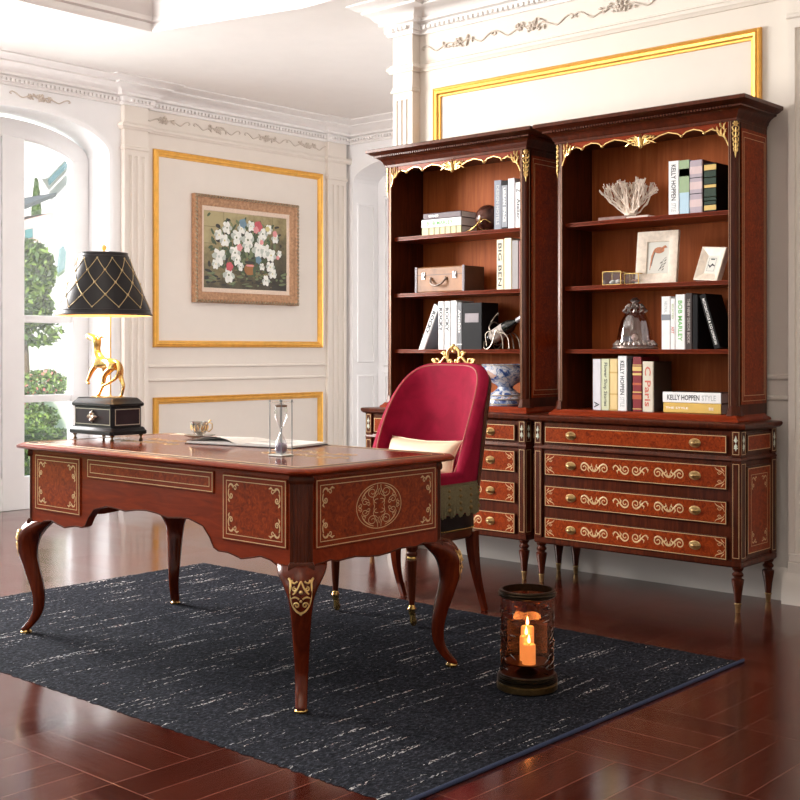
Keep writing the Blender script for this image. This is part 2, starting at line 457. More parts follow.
basep = [(0, 0), (.022, 0), (.022, .11), (.016, .125), (.016, .14), (.006, .155), (0, .155)]
rails('baseboard_left', lp2, (0,), WHITE, 'baseboard of the left wall', basep)
rails('baseboard_right', pr_, (0,), WALL, 'baseboard of the bookcase wall', basep)

def pilaster(name, fr, w, d, mat, label, nf=3):
    m = MB()
    m.box(0, w, 0, .20, 0, d+.012, .004, fr)
    m.box(0, w, .20, .24, 0, d+.006, .004, fr)
    z0, z1 = .24, 2.72
    e = .022; g = (w-2*e)/nf; pts = [(0, 0), (0, d)]
    for k in range(nf):
        c = e+g*(k+.5); rad = g*.34
        pts.append((c-rad, d))
        for q in range(1, 6): a = PI*q/6; pts.append((c-rad*math.cos(a), d-rad*.75*math.sin(a)))
        pts.append((c+rad, d))
    pts += [(w, d), (w, 0)]
    sec = Fr(fr.p(0, 0, 0), fr.u, fr.n, fr.v)
    m.poly(sec, [(a, b) for a, b in pts], z0, z1)
    m.box(0, w, 2.72, ZC-.01, 0, d, .0, fr)
    m.box(-.01, w+.01, 2.765, 2.785, 0, d+.014, .004, fr)
    m.box(-.005, w+.005, 2.785, 2.80, 0, d+.007, .003, fr)
    return struct(name, m, mat, label, 20)
pilaster('trim_10', Fr((XL, 5.565, 0), (0, 1, 0), (0, 0, 1), (1, 0, 0)), .225, pil-.001, WALL, 'fluted pilaster beside the garden door')
pilaster('trim_11', Fr((XL, 7.795, 0), (0, 1, 0), (0, 0, 1), (1, 0, 0)), .235, pil-.001, WALL, 'fluted pilaster in the far corner')
pilaster('trim_12', Fr((-4.961, YB, 0), (1, 0, 0), (0, 0, 1), (0, -1, 0)), .158, .068, WALL, 'fluted pilaster at the end of the bookcase wall')
pilaster('trim_13', Fr((-2.438, YB, 0), (1, 0, 0), (0, 0, 1), (0, -1, 0)), .215, .068, WALL, 'fluted pilaster right of the bookcases')

gp = [(0, 0), (0, .018), (.008, .026), (.016, .022), (.024, .030), (.036, .026), (.044, .014), (.052, .012), (.055, 0)]
def goldframe(name, fr, a0, a1, b0, b1, label):
    m = MB(); m.sweep(fr, rectp(a0, a1, b0, b1), gp, True); return struct(name, m, GOLDP, label)
LWP = Fr((XL+.0125, 0, 0), (0, 1, 0), (0, 0, 1), (1, 0, 0))
RWP = Fr((0, YB-.0005, 0), (1, 0, 0), (0, 0, 1), (0, -1, 0))
goldframe('trim_14', LWP, 5.86, 7.745, 1.222, 2.805, 'gold panel moulding around the painting')
goldframe('trim_15', LWP, 5.86, 7.745, .20, .82, 'gold panel moulding low on the left wall')
goldframe('trim_16', RWP, -4.685, -2.60, 1.225, 2.768, 'gold panel moulding above the bookcases')

def garland(fr, w, hgt=.075, m=None):
    m = m or MB()
    for s_ in (-1, 1):
        pts = [(s_*x*w/2, y*hgt) for x, y in ((0.1, -.1), (.25, .12), (.45, -.12), (.62, -.3), (.8, .1), (.93, .25), (1.0, .05), (.95, -.05))]
        c = crv([Vector((*p, 0)) for p in pts], 4)
        m.tube([fr.p(p.x, p.y, .004) for p in c], [.0045]*len(c), 6, up=fr.n)
        for k in range(9):
            a = random.uniform(.02, .42); b = random.uniform(-.32, .38)*(1-a)
            q = fr.p(s_*a*w/2, b*hgt*1.2, .006); ang = random.uniform(0, PI)
            d = fr.u*math.cos(ang)+fr.v*math.sin(ang)
            m.tube([q-d*.015, q, q+d*.015], [.002, .008, .002], 6)
    for k in range(6):
        a = k*PI/3; m.ball(fr.p(.018*math.cos(a), .018*math.sin(a), .006), .011, 8, 5)
    m.ball(fr.p(0, 0, .012), .010, 8, 5)
    return m
tn = [17]
def trim(mb, mat, label):
    struct('trim_%d' % tn[0], mb, mat, label); tn[0] += 1
for Y in (5.98, 6.52, 7.07, 7.56):
    trim(garland(Fr((XL+.012, Y, 3.045), (0, 1, 0), (0, 0, 1), (1, 0, 0)), .50), CARV, 'carved garland under the left cornice')
for X in (-4.50, -3.97, -3.40, -2.85):
    trim(garland(Fr((X, YB, 3.02), (1, 0, 0), (0, 0, 1), (0, -1, 0)), .56), CARV, 'carved garland under the right cornice')
trim(garland(Fr((XL, 4.86, 3.055), (0, 1, 0), (0, 0, 1), (1, 0, 0)), .50, .06), CARV, 'carved garland above the garden door')
# arch architrave on the window wall
m = MB()
def archpath(c, hw, zs, zp, n=24):
    return [(c+hw, 0)] + [(c+hw*math.cos(PI*i/n), zs+(zp-zs)*math.sin(PI*i/n)) for i in range(n+1)] + [(c-hw, 0)]
m.sweep(LW, archpath(4.70, .75, 2.70, 2.96)[::-1], [(0, 0), (0, .012), (.022, .018), (.04, .018), (.045, 0)])
trim(m, WHITE2, 'white architrave around the garden door arch')

# garden door: arched double glazed door set deep in the wall
win = tag(thing('window_1', 'white arched glazed garden door', None, (XL-.30, 4.70, 0)), kind='structure')
if 'category' in win: del win['category']
GF = Fr((0, 0, 0), (0, 1, 0), (0, 0, 1), (1, 0, 0))
m = MB()
m.sweep(GF, archpath(0, .745, 2.68, 2.93)[::-1], [(0, -.04), (0, .04), (-.13, .04), (-.14, .03), (-.14, -.04)])
m.box(-.19, -.005, 0, 2.90, -.03, .035, .004, GF); m.box(.005, .19, 0, 2.90, -.03, .035, .004, GF)
m.box(-.7, .7, 0, .245, -.028, .03, .003, GF)
m.build('frame', WHITE2, win)
for z in (1.435, .83):
    m = MB(); m.box(-.66, -.15, z-.028, z+.028, -.02, .02, .006, GF); m.box(.15, .66, z-.028, z+.028, -.02, .02, .006, GF); m.build('muntin', WHITE2, win)
for s_ in (-1, 1):
    m = MB(); pts = [(s_*.17, .22), (s_*.62, .22)] + [(s_*a, 2.68+.20*math.sqrt(1-(a/.70)**2)) for a in (.62, .52, .4, .3, .17)]
    m.poly(GF, pts, -.002, .002); m.build('pane', PANE, win, 0)

# ------------------------------------------------------------------ ornament patterns drawn in a plane
def corner_orn(m, fr, cx, cy, s, dx, dy, w=.004, t=.0008):
    """scrolled corner inlay; dx, dy = direction towards the panel centre"""
    P = lambda pts: [(cx+dx*a*s, cy+dy*b*s) for a, b in pts]
    a = spiral(.62, .28, .16, 180, 1.1); b = spiral(.28, .72, .15, 90, -1.1)
    m.ribbon(fr, P(a), [w*1.2]+[w*.8]*(len(a)-1), t); m.ribbon(fr, P(b), w, t)
    m.ribbon(fr, P(bez((.46, .28), (.46, .02), (.10, .0), (.08, .30))), [w*.6, w*1.2, w*1.8, w*1.8, w*1.6, w*1.4, w*1.4, w*1.4, w*1.2, w, w*.7], t)
    m.ribbon(fr, P(bez((.28, .87), (.05, .85), (.0, .6), (.12, .35))), w*1.1, t)
    m.ribbon(fr, P([(.62, .12), (.78, .05), (.95, .12)]), [w*.5, w*1.8, w*.4], t)
    m.ribbon(fr, P([(.12, .85), (.08, .98), (.18, 1.1)]), [w*.5, w*1.8, w*.4], t)
def scroll_motif(m, fr, cx, cy, s, fx, fy, w=.005, t=.0008):
    P = lambda pts: [(cx+fx*a*s, cy+fy*b*s) for a, b in pts]
    sp = bez((1.75, -.45), (1.1, -.75), (.75, .62), (0, .62), 9)[:-1] + spiral(0, 0, .62, 90, 1.2, .22)
    m.ribbon(fr, P(sp), lerp_list([w*.5, w*1.3, w*1.6, w*1.1, w*1.1, w, w*.9, w*1.3], len(sp)), t)
    m.ribbon(fr, P([(.95, .05), (1.25, .25), (1.15, .6)]), [w*1.0, w*1.7, w*.3], t)
    m.ribbon(fr, P([(.75, .3), (.62, -.25), (.85, -.6)]), [w*.8, w*1.5, w*.3], t)
    m.ribbon(fr, P([(1.5, -.45), (1.85, -.2), (1.8, .15)]), [w*.8, w*1.7, w*.3], t)

# ------------------------------------------------------------------ writing desk
DX, DY = -3.740, 3.124
desk = thing('writing_desk', 'large red mahogany writing desk with cabriole legs and pale inlaid scrolls', 'desk', (DX, DY, .002))
hx, hy, ch = .845, .376, .048
fF = Fr((0, -hy, 0), (1, 0, 0), (0, 0, 1), (0, -1, 0)); fB = Fr((0, hy, 0), (-1, 0, 0), (0, 0, 1), (0, 1, 0))
fR = Fr((hx, 0, 0), (0, 1, 0), (0, 0, 1), (1, 0, 0)); fL = Fr((-hx, 0, 0), (0, -1, 0), (0, 0, 1), (-1, 0, 0))
half = [(-.79, .478), (-.727, .470), (-.69, .486), (-.64, .493), (-.59, .482), (-.54, .473), (-.50, .482), (-.465, .487), (-.42, .486), (-.395, .496), (-.372, .53), (-.335, .566), (-.255, .585), (-.2, .583), (-.13, .577), (-.06, .588), (0, .592)]
front = half + [(-a, b) for a, b in half[-2::-1]]
hs = [(-.34, .476), (-.30, .480), (-.25, .486), (-.21, .478), (-.17, .480), (-.12, .482), (-.06, .474), (0, .470)]
side = hs + [(-a, b) for a, b in hs[-2::-1]]
for fr, e, pr2 in ((fF, .797, [(a_*1.009, b_) for a_, b_ in front]), (fB, .797, [(a_*1.009, b_) for a_, b_ in front]), (fR, .328, [(a_*.965, b_) for a_, b_ in side]), (fL, .328, [(a_*.965, b_) for a_, b_ in side])):
    m = MB(); m.poly(fr, pr2 + [(e, .782), (-e, .782)], -.03, 0)
    m.mat(1); m.ribbon(fr, [(a, b+.003) for a, b in pr2], .005, .003)
    m.build('apron', [MAHL, MAH], desk)
m = MB(); m.box(-.79, .79, -.32, .32, .60, .62); m.build('drawer_base', MAH, desk)
def deskpanel(fr, x0, x1, z0, z1, medal=False, corners=True, name='drawer_front'):
    m = MB(); m.box(x0, x1, z0, z1, 0, .006, .002, fr)
    f2 = Fr(fr.p(0, 0, .006), fr.u, fr.v, fr.n)
    m.mat(1); m.rect(f2, x0+.005, x1-.005, z0+.005, z1-.005, .0028)
    q = .022
    m.rect(f2, x0+q, x1-q, z0+q, z1-q, .0024)
    m.mat(2); m.box(x0+q+.003, x1-q-.003, z0+q+.003, z1-q-.003, 0, .0003, 0, f2)
    m.mat(1)
    if corners:
        for cx, dx in ((x0+q+.008, 1), (x1-q-.008, -1)):
            for cz, dz in ((z0+q+.008, 1), (z1-q-.008, -1)): corner_orn(m, f2, cx, cz, .062, dx, dz, .0050, .0009)
    if medal:
        cx, cz = (x0+x1)/2, (z0+z1)/2; rx, rz = .115, .079
        el = lambda s_: [(cx+rx*s_*math.cos(a*PI/24), cz+rz*s_*math.sin(a*PI/24)) for a in range(49)]
        m.ribbon(f2, el(1), .003, .0009)
        for sx in (1, -1):
            for sz in (1, -1):
                P = lambda pts: [(cx+sx*rx*a, cz+sz*rz*b) for a, b in pts]
                for c_, r_, a0, tn_ in (((.30, .62), .24, 200, 1.4), ((.62, .22), .17, 180, -1.3), ((.48, .12), .10, 0, 1.1), ((.86, .08), .10, 90, 1.2)):
                    m.ribbon(f2, P(spiral(c_[0], c_[1], r_, a0, tn_)), .0026, .0009)
                m.ribbon(f2, P(bez((.08, .95), (.0, .6), (.5, .3), (.12, .12))), lerp_list([.002, .004, .003, .002], 11), .0009)
                m.ribbon(f2, P(bez((.25, .88), (.6, .75), (.75, .5), (.78, .3))), lerp_list([.002, .005, .005, .002], 11), .0009)
                m.ribbon(f2, P(bez((.05, .3), (.25, .35), (.28, .12), (.2, .0))), .0028, .0009)
                m.ribbon(f2, P([(.66, .55), (.6, .42), (.72, .38)]), [.002, .005, .002], .0009)
                m.ribbon(f2, P([(.0, .78), (.06, .62), (.0, .48)]), [.001, .003, .001], .0009)
    return m.build(name, [MAHL, INLAY, BURL], desk)
for fr in (fF, fB):
    deskpanel(fr, -.760, -.428, .533, .766)
    deskpanel(fr, .450, .782, .533, .766)
    deskpanel(fr, -.380, .402, .690, .770, False, False)
for fr in (fR, fL): deskpanel(fr, -.316, .308, .533, .768, True, True, 'side_panel')
# fluted corner columns
for sx in (1, -1):
    for sy in (1, -1):
        a = V(sx*(hx-ch), sy*hy, 0); b = V(sx*hx, sy*(hy-ch), 0)
        u = (b-a).normalized(); nrm = V(sx, sy, 0).normalized(); L = (b-a).length
        fr = Fr(a, u, nrm, (0, 0, 1))
        pts = [(-.004, -.03), (-.004, .004)]
        for k in range(4):
            c = .010+(L-.02)*(k+.5)/4; r_ = .0075
            pts += [(c-r_, .004)] + [(c-r_*math.cos(PI*q/5), .004+.006*math.sin(PI*q/5)) for q in range(1, 5)] + [(c+r_, .004)]
        pts += [(L+.004, .004), (L+.004, -.03)]
        m = MB(); m.poly(fr, pts, .485, .755)
        m.loft([(p[0], p[1]) for p in ((-.008, -.03), (L+.008, -.03), (L+.008, .014), (-.008, .014))], [(.004, .752), (0, .758), (0, .772), (.004, .782)], fr)
        m.loft([(p[0], p[1]) for p in ((-.01, -.04), (L+.01, -.04), (L+.01, .016), (-.01, .016))], [(.002, .462), (0, .468), (0, .482), (.006, .492)], fr)
        m.build('corner_column', MAH, desk)
# top
o8 = octo(.896, .426, .064)
m = MB()
m.loft(o8, [(.05, .779), (.035, .781), (.03, .785), (.012, .786), (.004, .789), (0, .794), (.001, .799), (.007, .8035), (.016, .806), (.030, .806)])
m.mat(1); m.loft(inset(o8, .032), [(0, .806), (0, .8066)])
m.mat(2); m.loft(inset(o8, .085), [(0, .8066), (0, .8070)])
TF = Fr((0, 0, .8066), (1, 0, 0), (0, 1, 0))
m.mat(3)
for d in (.036, .083):
    q = inset(o8, d); m.ribbon(TF, q+[q[0]], .003, .0008)
TF2 = Fr((0, 0, .8071), (1, 0, 0), (0, 1, 0))
for fx in (1, -1):
    for k, x in enumerate((.30, .45, .60)):
        scroll_motif(m, TF2, fx*x, -.02, .055, fx, 1 if k % 2 else -1, .005)
        scroll_motif(m, TF2, fx*x, .10, .055, -fx, -1 if k % 2 else 1, .005)
m.build('tabletop', [MAHL, MAH, wood('polished_burl_top', [(.3, (.07, .012, .005)), (.5, (.17, .03, .009)), (.75, (.34, .07, .014))], (1, 1, 1), 14, .14, .15, 2.0), INLAY], desk)
# cabriole legs
legp = [(.482, -.004, .050), (.455, .014, .056), (.42, .030, .054), (.38, .038, .048), (.335, .036, .041), (.28, .022, .036), (.22, .005, .032), (.165, -.006, .028), (.11, -.006, .025), (.07, .008, .0235), (.042, .028, .023), (.022, .046, .022), (.014, .050, .018)]
def outr(z):
    for (z0, o0, r0), (z1, o1, r1) in zip(legp, legp[1:]):
        if z1 <= z <= z0: k = (z0-z)/(z0-z1); return o0+(o1-o0)*k, r0+(r1-r0)*k
    return 0, .02
for sx in (1, -1):
    for sy in (1, -1):
        base = V(sx*(hx-.036), sy*(hy-.036)+(.038 if sy > 0 else 0), 0); d = V(sx, sy, 0).normalized(); pp = V(-d.y, d.x, 0)
        c = crv([V(z, o_, r_) for z, o_, r_ in legp], 4)
        rs = []
        for q in c:
            z, o_, r_ = q; ring = []
            for k in range(20):
                a = 2*PI*k/20; ca, sa = math.cos(a), math.sin(a)
                s_ = 1/(abs(ca)**3+abs(sa)**3)**(1/3); wd = max(0, min(1, (z-.37)/.11))**1.6
                pb = r_*.92*sa*s_*(1+.85*wd)
                ring.append(base+d*(o_+r_*.92*ca*s_-wd*.55*abs(pb))+pp*pb+V(0, 0, z))
            rs.append(ring)
        m = MB(); m.rings(rs)
        leg = m.build('leg', LEGW, desk, 60)
        m = MB(); f = base+d*.046
        m.lathe([(.012, 0), (.020, .001), (.023, .006), (.023, .010), (.018, .014), (.016, .020)], f, 20); m.build('foot_cap', BRASS, leg)
        m = MB()
        def onleg(a, z, lift=.002):
            o_, r_ = outr(z); rr = r_*.95; return base+d*(o_+math.sqrt(max(rr*rr-a*a, 0))*1.0+lift)+pp*a+V(0, 0, z)
        for s_ in (1, -1):
            for pts, w_ in ((bez((0, .335), (.02, .338), (.034, .365), (.034, .40)), .0036), (bez((.034, .40), (.036, .42), (.03, .438), (.040, .446)), .0042),
                            (spiral(.014, .362, .010, 0, 1.2, .2), .0028), (bez((0, .440), (.008, .425), (.012, .408), (.026, .398)), .003),
                            (bez((.006, .382), (.014, .392), (.024, .39), (.032, .382)), .003), (bez((.012, .440), (.018, .43), (.028, .43), (.03, .442)), .0034),
                            (spiral(.020, .415, .008, 90, -1.1, .2), .0026)):
                m.tube([onleg(s_*a, z) for a, z in pts], w_, 6)
        m.ball(onleg(0, .405), .007, 10, 6); m.ball(onleg(0, .376), .005, 8, 5); m.ball(onleg(0, .332), .005, 8, 5)
        m.build('knee_mount', GILT, leg)

# ------------------------------------------------------------------ chest of drawers and bookcases
def spiral_pull(fr, cx, cz, parent, k):
    m = MB(); el = [(cx+.030*math.cos(a*PI/12), cz+.021*math.sin(a*PI/12)) for a in range(24)]
    m.loft(el, [(0, 0), (0, .003), (.003, .005), (.005, .004), (.009, .008), (.014, .016), (.017, .018)], fr)
    m.ball(fr.p(cx, cz, .017), .009, 10, 6)
    for a in range(8): m.tube([fr.p(cx+.012*math.cos(a*PI/4), cz+.009*math.sin(a*PI/4), .013), fr.p(cx+.024*math.cos(a*PI/4), cz+.016*math.sin(a*PI/4), .008)], .0018, 5)
    m.build('pull', ABRASS2, parent)
ABRASS2 = plain('aged_gilt_brass', (.50, .34, .15), .32, .9, .25, 120)
def build_chest(loc, label):
    t = thing('chest_of_drawers', label, 'chest of drawers', loc, 0, 'inlaid drawer chests under the bookcases')
    W, D = .571, .185
    m = MB(); m.box(-W+.008, W-.008, -D+.008, D, .235, .845)
    m.mat(1)
    m.loft(rectp(-W-.002, W+.002, -D-.002, D), [(.006, .205), (0, .212), (0, .232), (.006, .238)])
    m.loft(rectp(-W-.004, W+.004, -D-.004, D), [(.008, .688), (0, .694), (0, .700), (.004, .706), (.006, .712)])
    m.build('body', [MAH, MAH], t)
    m = MB(); m.loft(rectp(-W-.026, W+.032, -D-.020, D+.002), [(.024, .828), (.018, .834), (.010, .836), (.004, .842), (0, .850), (0, .858), (.004, .863), (.012, .865)]); m.build('top', MAH, t)
    ff = Fr((0, -D, 0), (1, 0, 0), (0, 0, 1), (0, -1, 0))
    fs = [Fr((W, 0, 0), (0, 1, 0), (0, 0, 1), (1, 0, 0)), Fr((-W, 0, 0), (0, -1, 0), (0, 0, 1), (-1, 0, 0))]
    # corner posts
    for sx in (1, -1):
        for yy in (-D, D-.05):
            m = MB(); x0, x1 = (W-.046, W+.002) if sx > 0 else (-W-.002, -W+.046)
            m.box(x0, x1, yy-.004, yy+.052, .235, .692, .002); m.box(x0, x1, yy-.004, yy+.052, .71, .832, .002)
            planes = [(Fr((0, yy-.004, 0), (1, 0, 0), (0, 0, 1), (0, -1, 0)), x0, x1)] if yy < 0 else []
            sf = Fr((x1 if sx > 0 else x0, 0, 0), (0, sx, 0), (0, 0, 1), (sx, 0, 0))
            ya, yb = sorted((sx*(yy-.004), sx*(yy+.052))); planes.append((sf, ya, yb))
            for fr, a0, a1 in planes:
                m.mat(1); m.rect(fr, a0+.008, a1-.008, .25, .680, .002); m.rect(fr, a0+.008, a1-.008, .722, .826, .002)
                m.mat(2); c = (a0+a1)/2
                for z, s_ in ((.792, 1), (.756, -1)):
                    m.loft([(c, z-.018), (c+.008, z-s_*.006), (c, z+.018), (c-.008, z-s_*.006)], [(0, 0), (0, .0015), (.003, .004)], fr)
                    m.loft([(c-.011, z-.004+s_*0), (c, z-.010), (c+.011, z-.004), (c, z+.003)], [(0, 0), (0, .0015)], fr)
            m.build('corner_post', [MAH, INLAY, PEARL], t)
    rows = ((.728, .806, False), (.562, .668, True), (.402, .503, True), (.240, .340, True))
    for z0, z1, orn in rows:
        m = MB(); x0, x1 = -.502, .502
        m.box(x0-.004, x1+.004, z0-.004, z1+.004, .0, .006, .002, ff)
        f2 = Fr(ff.p(0, 0, .006), ff.u, ff.v, ff.n)
        m.mat(1); m.box(x0+.004, x1-.004, z0+.004, z1-.004, 0, .0004, 0, f2)
        m.mat(2); m.rect(f2, x0, x1, z0, z1, .003)
        zc = (z0+z1)/2
        if orn:
            for s_ in (1, -1):
                for v_ in (1, -1):
                    cx, cz = s_*(x1-.006), zc+v_*(z1-z0)/2-v_*.006
                    m.ribbon(f2, [(cx-s_*a, cz-v_*b) for a, b in bez((.05, 0), (.045, .022), (.006, .01), (.002, .040))], lerp_list([.002, .005, .004, .002], 11))
                    m.ribbon(f2, [(cx-s_*a, cz-v_*b) for a, b in spiral(.026, .024, .011, 0, 1.2)], .003)
                    m.ribbon(f2, [(cx-s_*a, cz-v_*b) for a, b in ((.003, .02), (.012, .012), (.02, .002))], [.002, .006, .002])
            for x, fx, fy in ((-.285, -1, -1), (-.265, 1, 1), (-.150, -1, 1), (-.030, -1, -1), (.030, 1, -1), (.150, 1, 1), (.265, -1, 1), (.285, 1, -1)):
                if abs(x) == .285: continue
                scroll_motif(m, f2, x, zc-.002*fy, .036, fx, fy, .0062)
        dr = m.build('drawer', [MAH, BURL, INLAY], t)
        for px in (-.345, .345): spiral_pull(f2, px, zc, dr, 0)
    for fr in fs:
        m = MB()
        for z0, z1, two in ((.728, .815, 0), (.255, .665, 1)):
            m.mat(0); m.box(-.125, .125, z0, z1, -.01, .002, 0, fr); f2 = Fr(fr.p(0, 0, .002), fr.u, fr.v, fr.n)
            m.mat(1); m.box(-.112, .112, z0+.012, z1-.012, 0, .0004, 0, f2); m.mat(2); m.rect(f2, -.115, .115, z0+.009, z1-.009, .0028)
            if two:
                m.rect(f2, -.085, .085, z0+.04, z1-.04, .002)
                for dx in (1, -1):
                    for dz in (1, -1): corner_orn(m, f2, -dx*.078, (z0+z1)/2-dz*((z1-z0)/2-.05), .055, dx, dz, .0045)
        m.build('side_panel', [MAH, BURL, INLAY], t)
    for sx in (1, -1):
        for yy in (-D+.024, D-.03):
            m = MB(); c = (sx*(W-.026), yy, 0)
            m.lathe([(.0, .036), (.0135, .036), (.016, .06), (.019, .09), (.025, .125), (.028, .145), (.0275, .152), (.018, .156), (.018, .163), (.025, .168), (.026, .176), (.02, .182), (.017, .188), (.024, .195), (.027, .206), (.0, .206)], c, 28, ripple=(.035, 9))
            lg = m.build('leg', MAH, t, 50)
            m = MB(); m.lathe([(.0, 0), (.0095, 0), (.0115, .004), (.0135, .034), (.0165, .038), (.0165, .042), (.014, .044)], c, 20); m.build('foot_cap', ABRASS2, lg)
    return t
chestR = build_chest((-3.073, 5.305, 0), 'dark mahogany chest with four inlaid drawers on the right, lantern in front')
chestL = copy_tree(chestR, (-4.273, 5.305, 0), 'mahogany chest with inlaid drawers partly hidden behind the red chair')

BEAD = plain('tarnished_bead', (.23, .12, .07), .35, .6)
def build_hutch(loc, label):
    t = thing('open_bookcase', label, 'bookcase', loc, 0, 'open mahogany bookcases with gilded scalloped valances')
    W, D = .503, .160      # front at y=-D
    m = MB(); m.box(-W+.02, W-.02, D-.012, D, .868, 2.29); m.build('back_board', BACK, t)
    ff = Fr((0, -D, 0), (1, 0, 0), (0, 0, 1), (0, -1, 0))
    for sx in (1, -1):
        x0, x1 = (W-.024, W) if sx > 0 else (-W, -W+.024)
        m = MB(); m.box(x0, x1, -D+.03, D, .89, 2.28)
        fr = Fr((sx*W, 0, 0), (0, sx, 0), (0, 0, 1), (sx, 0, 0))
        a0, a1 = sorted((sx*(-D+.045), sx*(D-.008)))
        m.mat(1); m.box(a0, a1, .945, 2.235, 0, .003, 0, fr)
        f2 = Fr(fr.p(0, 0, .003), fr.u, fr.v, fr.n)
        m.mat(2); m.rect(f2, a0+.012, a1-.012, .96, 2.22, .002); m.rect(f2, a0+.026, a1-.026, .985, 2.195, .0026)
        m.build('side_panel', [MAH, BURL, INLAY], t)
        # front post with a rounded face
        m = MB(); sq = math.sqrt(.5); c0, c1 = V(W-.030, -D, 0), V(W, -D+.030, 0)
        pts = [(W-.040, -D+.045), (W-.040, -D+.003), (W-.037, -D), (c0.x, c0.y)]
        for k in range(1, 8):
            q = c0.lerp(c1, .12+.76*k/8); o_ = .009*math.sin(PI*k/8); pts.append((q.x+o_*sq, q.y-o_*sq))
        pts += [(c1.x, c1.y), (W, -D+.045)]
        if sx < 0: pts = [(-a_, b_) for a_, b_ in pts][::-1]
        m.poly(ZF, pts, .93, 2.28)
        m.mat(1)
        for xx, yy in ((W-.0385, -D+.0005), (c0.x+.001, c0.y), (c1.x, c1.y-.001)): m.tube([(sx*xx, yy, .935), (sx*xx, yy, 2.275)], .0020, 6)
        bp = [(W-.044, -D-.014), (W-.018, -D-.014), (W+.014, -D+.018), (W+.014, -D+.05), (W-.044, -D+.05)]
        if sx < 0: bp = [(-a_, b_) for a_, b_ in bp][::-1]
        m.mat(0); m.loft(bp, [(0, .893), (0, .905), (.004, .912), (.006, .932), (.011, .94)])
        m.build('corner_post', [MAH, BEAD], t)
        mid = (c0+c1)/2; mf = Fr(V(sx*mid.x, mid.y, 0), (sq, sx*sq, 0), (0, 0, 1), (sx*sq, -sq, 0))
        m = MB()
        for k, (z, w_) in enumerate(((2.225, .016), (2.200, .015), (2.174, .013), (2.150, .011), (2.128, .009))):
            for s_ in (-1, 1):
                m.tube([mf.p(0, z-.012, .009), mf.p(s_*w_*.8, z-.004, .013), mf.p(s_*w_, z+.008, .010), mf.p(s_*w_*.55, z+.014, .012)], [.0035, .0042, .0032, .002], 6)
            m.tube([mf.p(0, z-.014, .010), mf.p(0, z+.008, .015)], [.0045, .003], 6)
        for k in range(6): m.ball(mf.p(.009*math.cos(k*PI/3), 2.250+.009*math.sin(k*PI/3), .011), .0052, 6, 5)
        m.ball(mf.p(0, 2.250, .015), .005, 8, 6); m.tube([mf.p(0, 2.118, .010), mf.p(0, 2.092, .009)], [.006, .001], 6)
        m.build('post_mount', GILT, t)
    # base, floor and shelves
    m = MB(); m.loft(rectp(-W-.022, W+.022, -D-.030, D), [(.0, .8655), (0, .874), (.006, .880), (.012, .884), (.018, .892), (.022, .896)]); m.build('plinth', MAHL, t)
    for z in (1.203, 1.527, 1.854):
        m = MB()
        fp = [(-W+.024, D-.012)] + [(-W+.024, -D+.032)] + [(x/10*(W-.024), -D+.032-.012*(1-(x/10)**2)) for x in range(-9, 10)] + [(W-.024, -D+.032), (W-.024, D-.012)]
        m.poly(ZF, fp, z-.020, z-.003); m.poly(ZF, fp, z-.017, z)
        m.build('shelf', MAHL, t)
    # valance
    E0 = W-.040
    cus = [(-E0, 2.150), (-.445, 2.195), (-.405, 2.228), (-.375, 2.236), (-.341, 2.224), (-.325, 2.236), (-.285, 2.247), (-.245, 2.240), (-.222, 2.222), (-.20, 2.236), (-.15, 2.248), (-.10, 2.238), (-.07, 2.225), (-.045, 2.210), (0, 2.200)]
    full = cus + [(-a, b) for a, b in cus[-2::-1]]
    m = MB(); m.poly(ff, full+[(E0, 2.29), (-E0, 2.29)], -.022, -.004); m.build('valance', MAHL, t)
    m = MB(); m.tube([ff.p(a, b, -.002) for a, b in full], .0038, 6)
    for s_ in (-1, 1):
        def leaf(x, z, an, L, r_=.0045, bend=.35):
            an = math.radians(an); dx, dz = s_*math.cos(an), math.sin(an); px, pz = -s_*math.sin(an), math.cos(an)
            m.tube([ff.p(s_*x, z, 0), ff.p(s_*x+dx*L*.45+px*L*.12, z+dz*L*.45+pz*L*.12, .004), ff.p(s_*x+dx*L*.8-px*L*.02, z+dz*L*.8-pz*L*.02, .006), ff.p(s_*x+dx*L-px*L*bend*.5, z+dz*L-pz*L*bend*.5, .003)], [r_*.6, r_*1.15, r_, r_*.3], 6)
        for an, L in ((8, .075), (28, .072), (50, .060), (72, .050)): leaf(.008, 2.208, an, L)
        leaf(.045, 2.222, 60, .030, .0035); leaf(.030, 2.215, 95, .034, .0035); leaf(.062, 2.228, 40, .024, .003)
        for x, z, an, L in ((E0-.012, 2.175, 95, .055), (E0-.014, 2.185, 120, .055), (E0-.020, 2.195, 145, .050), (E0-.012, 2.215, 100, .045), (E0-.035, 2.215, 130, .040), (E0-.055, 2.225, 150, .032), (E0-.028, 2.235, 115, .030)): leaf(x, z, an, L, .0042)
        for cx in (s_*.341, s_*.222): m.ball(ff.p(cx, 2.222, 0), .008, 8, 6)
        m.tube([ff.p(s_*a, b, 0) for a, b in spiral(.022, 2.215, .014, 90, -1.2)], .0035, 6)
    m.ball(ff.p(0, 2.205, .004), .012, 10, 7, sz=1.6); m.tube([ff.p(0, 2.20, .006), ff.p(0, 2.24, .010), ff.p(0, 2.262, .002)], [.008, .010, .001], 8)
    m.build('valance_mount', GILT, t)
    # cornice
    m = MB(); pr = [(0, 2.262), (0, 2.275), (.006, 2.28), (.010, 2.292), (.020, 2.305), (.036, 2.316), (.048, 2.320), (.048, 2.328), (.062, 2.334), (.072, 2.342), (.082, 2.346), (.082, 2.362), (.074, 2.366), (-.02, 2.366), (-.02, 2.262)]
    m.sweep(ZF, [(W+.002, D), (W+.002, -D-.004), (-W-.002, -D-.004), (-W-.002, D)][::-1], [(-a, z) for a, z in pr])
    m.box(-W, W, -D, D, 2.27, 2.36)
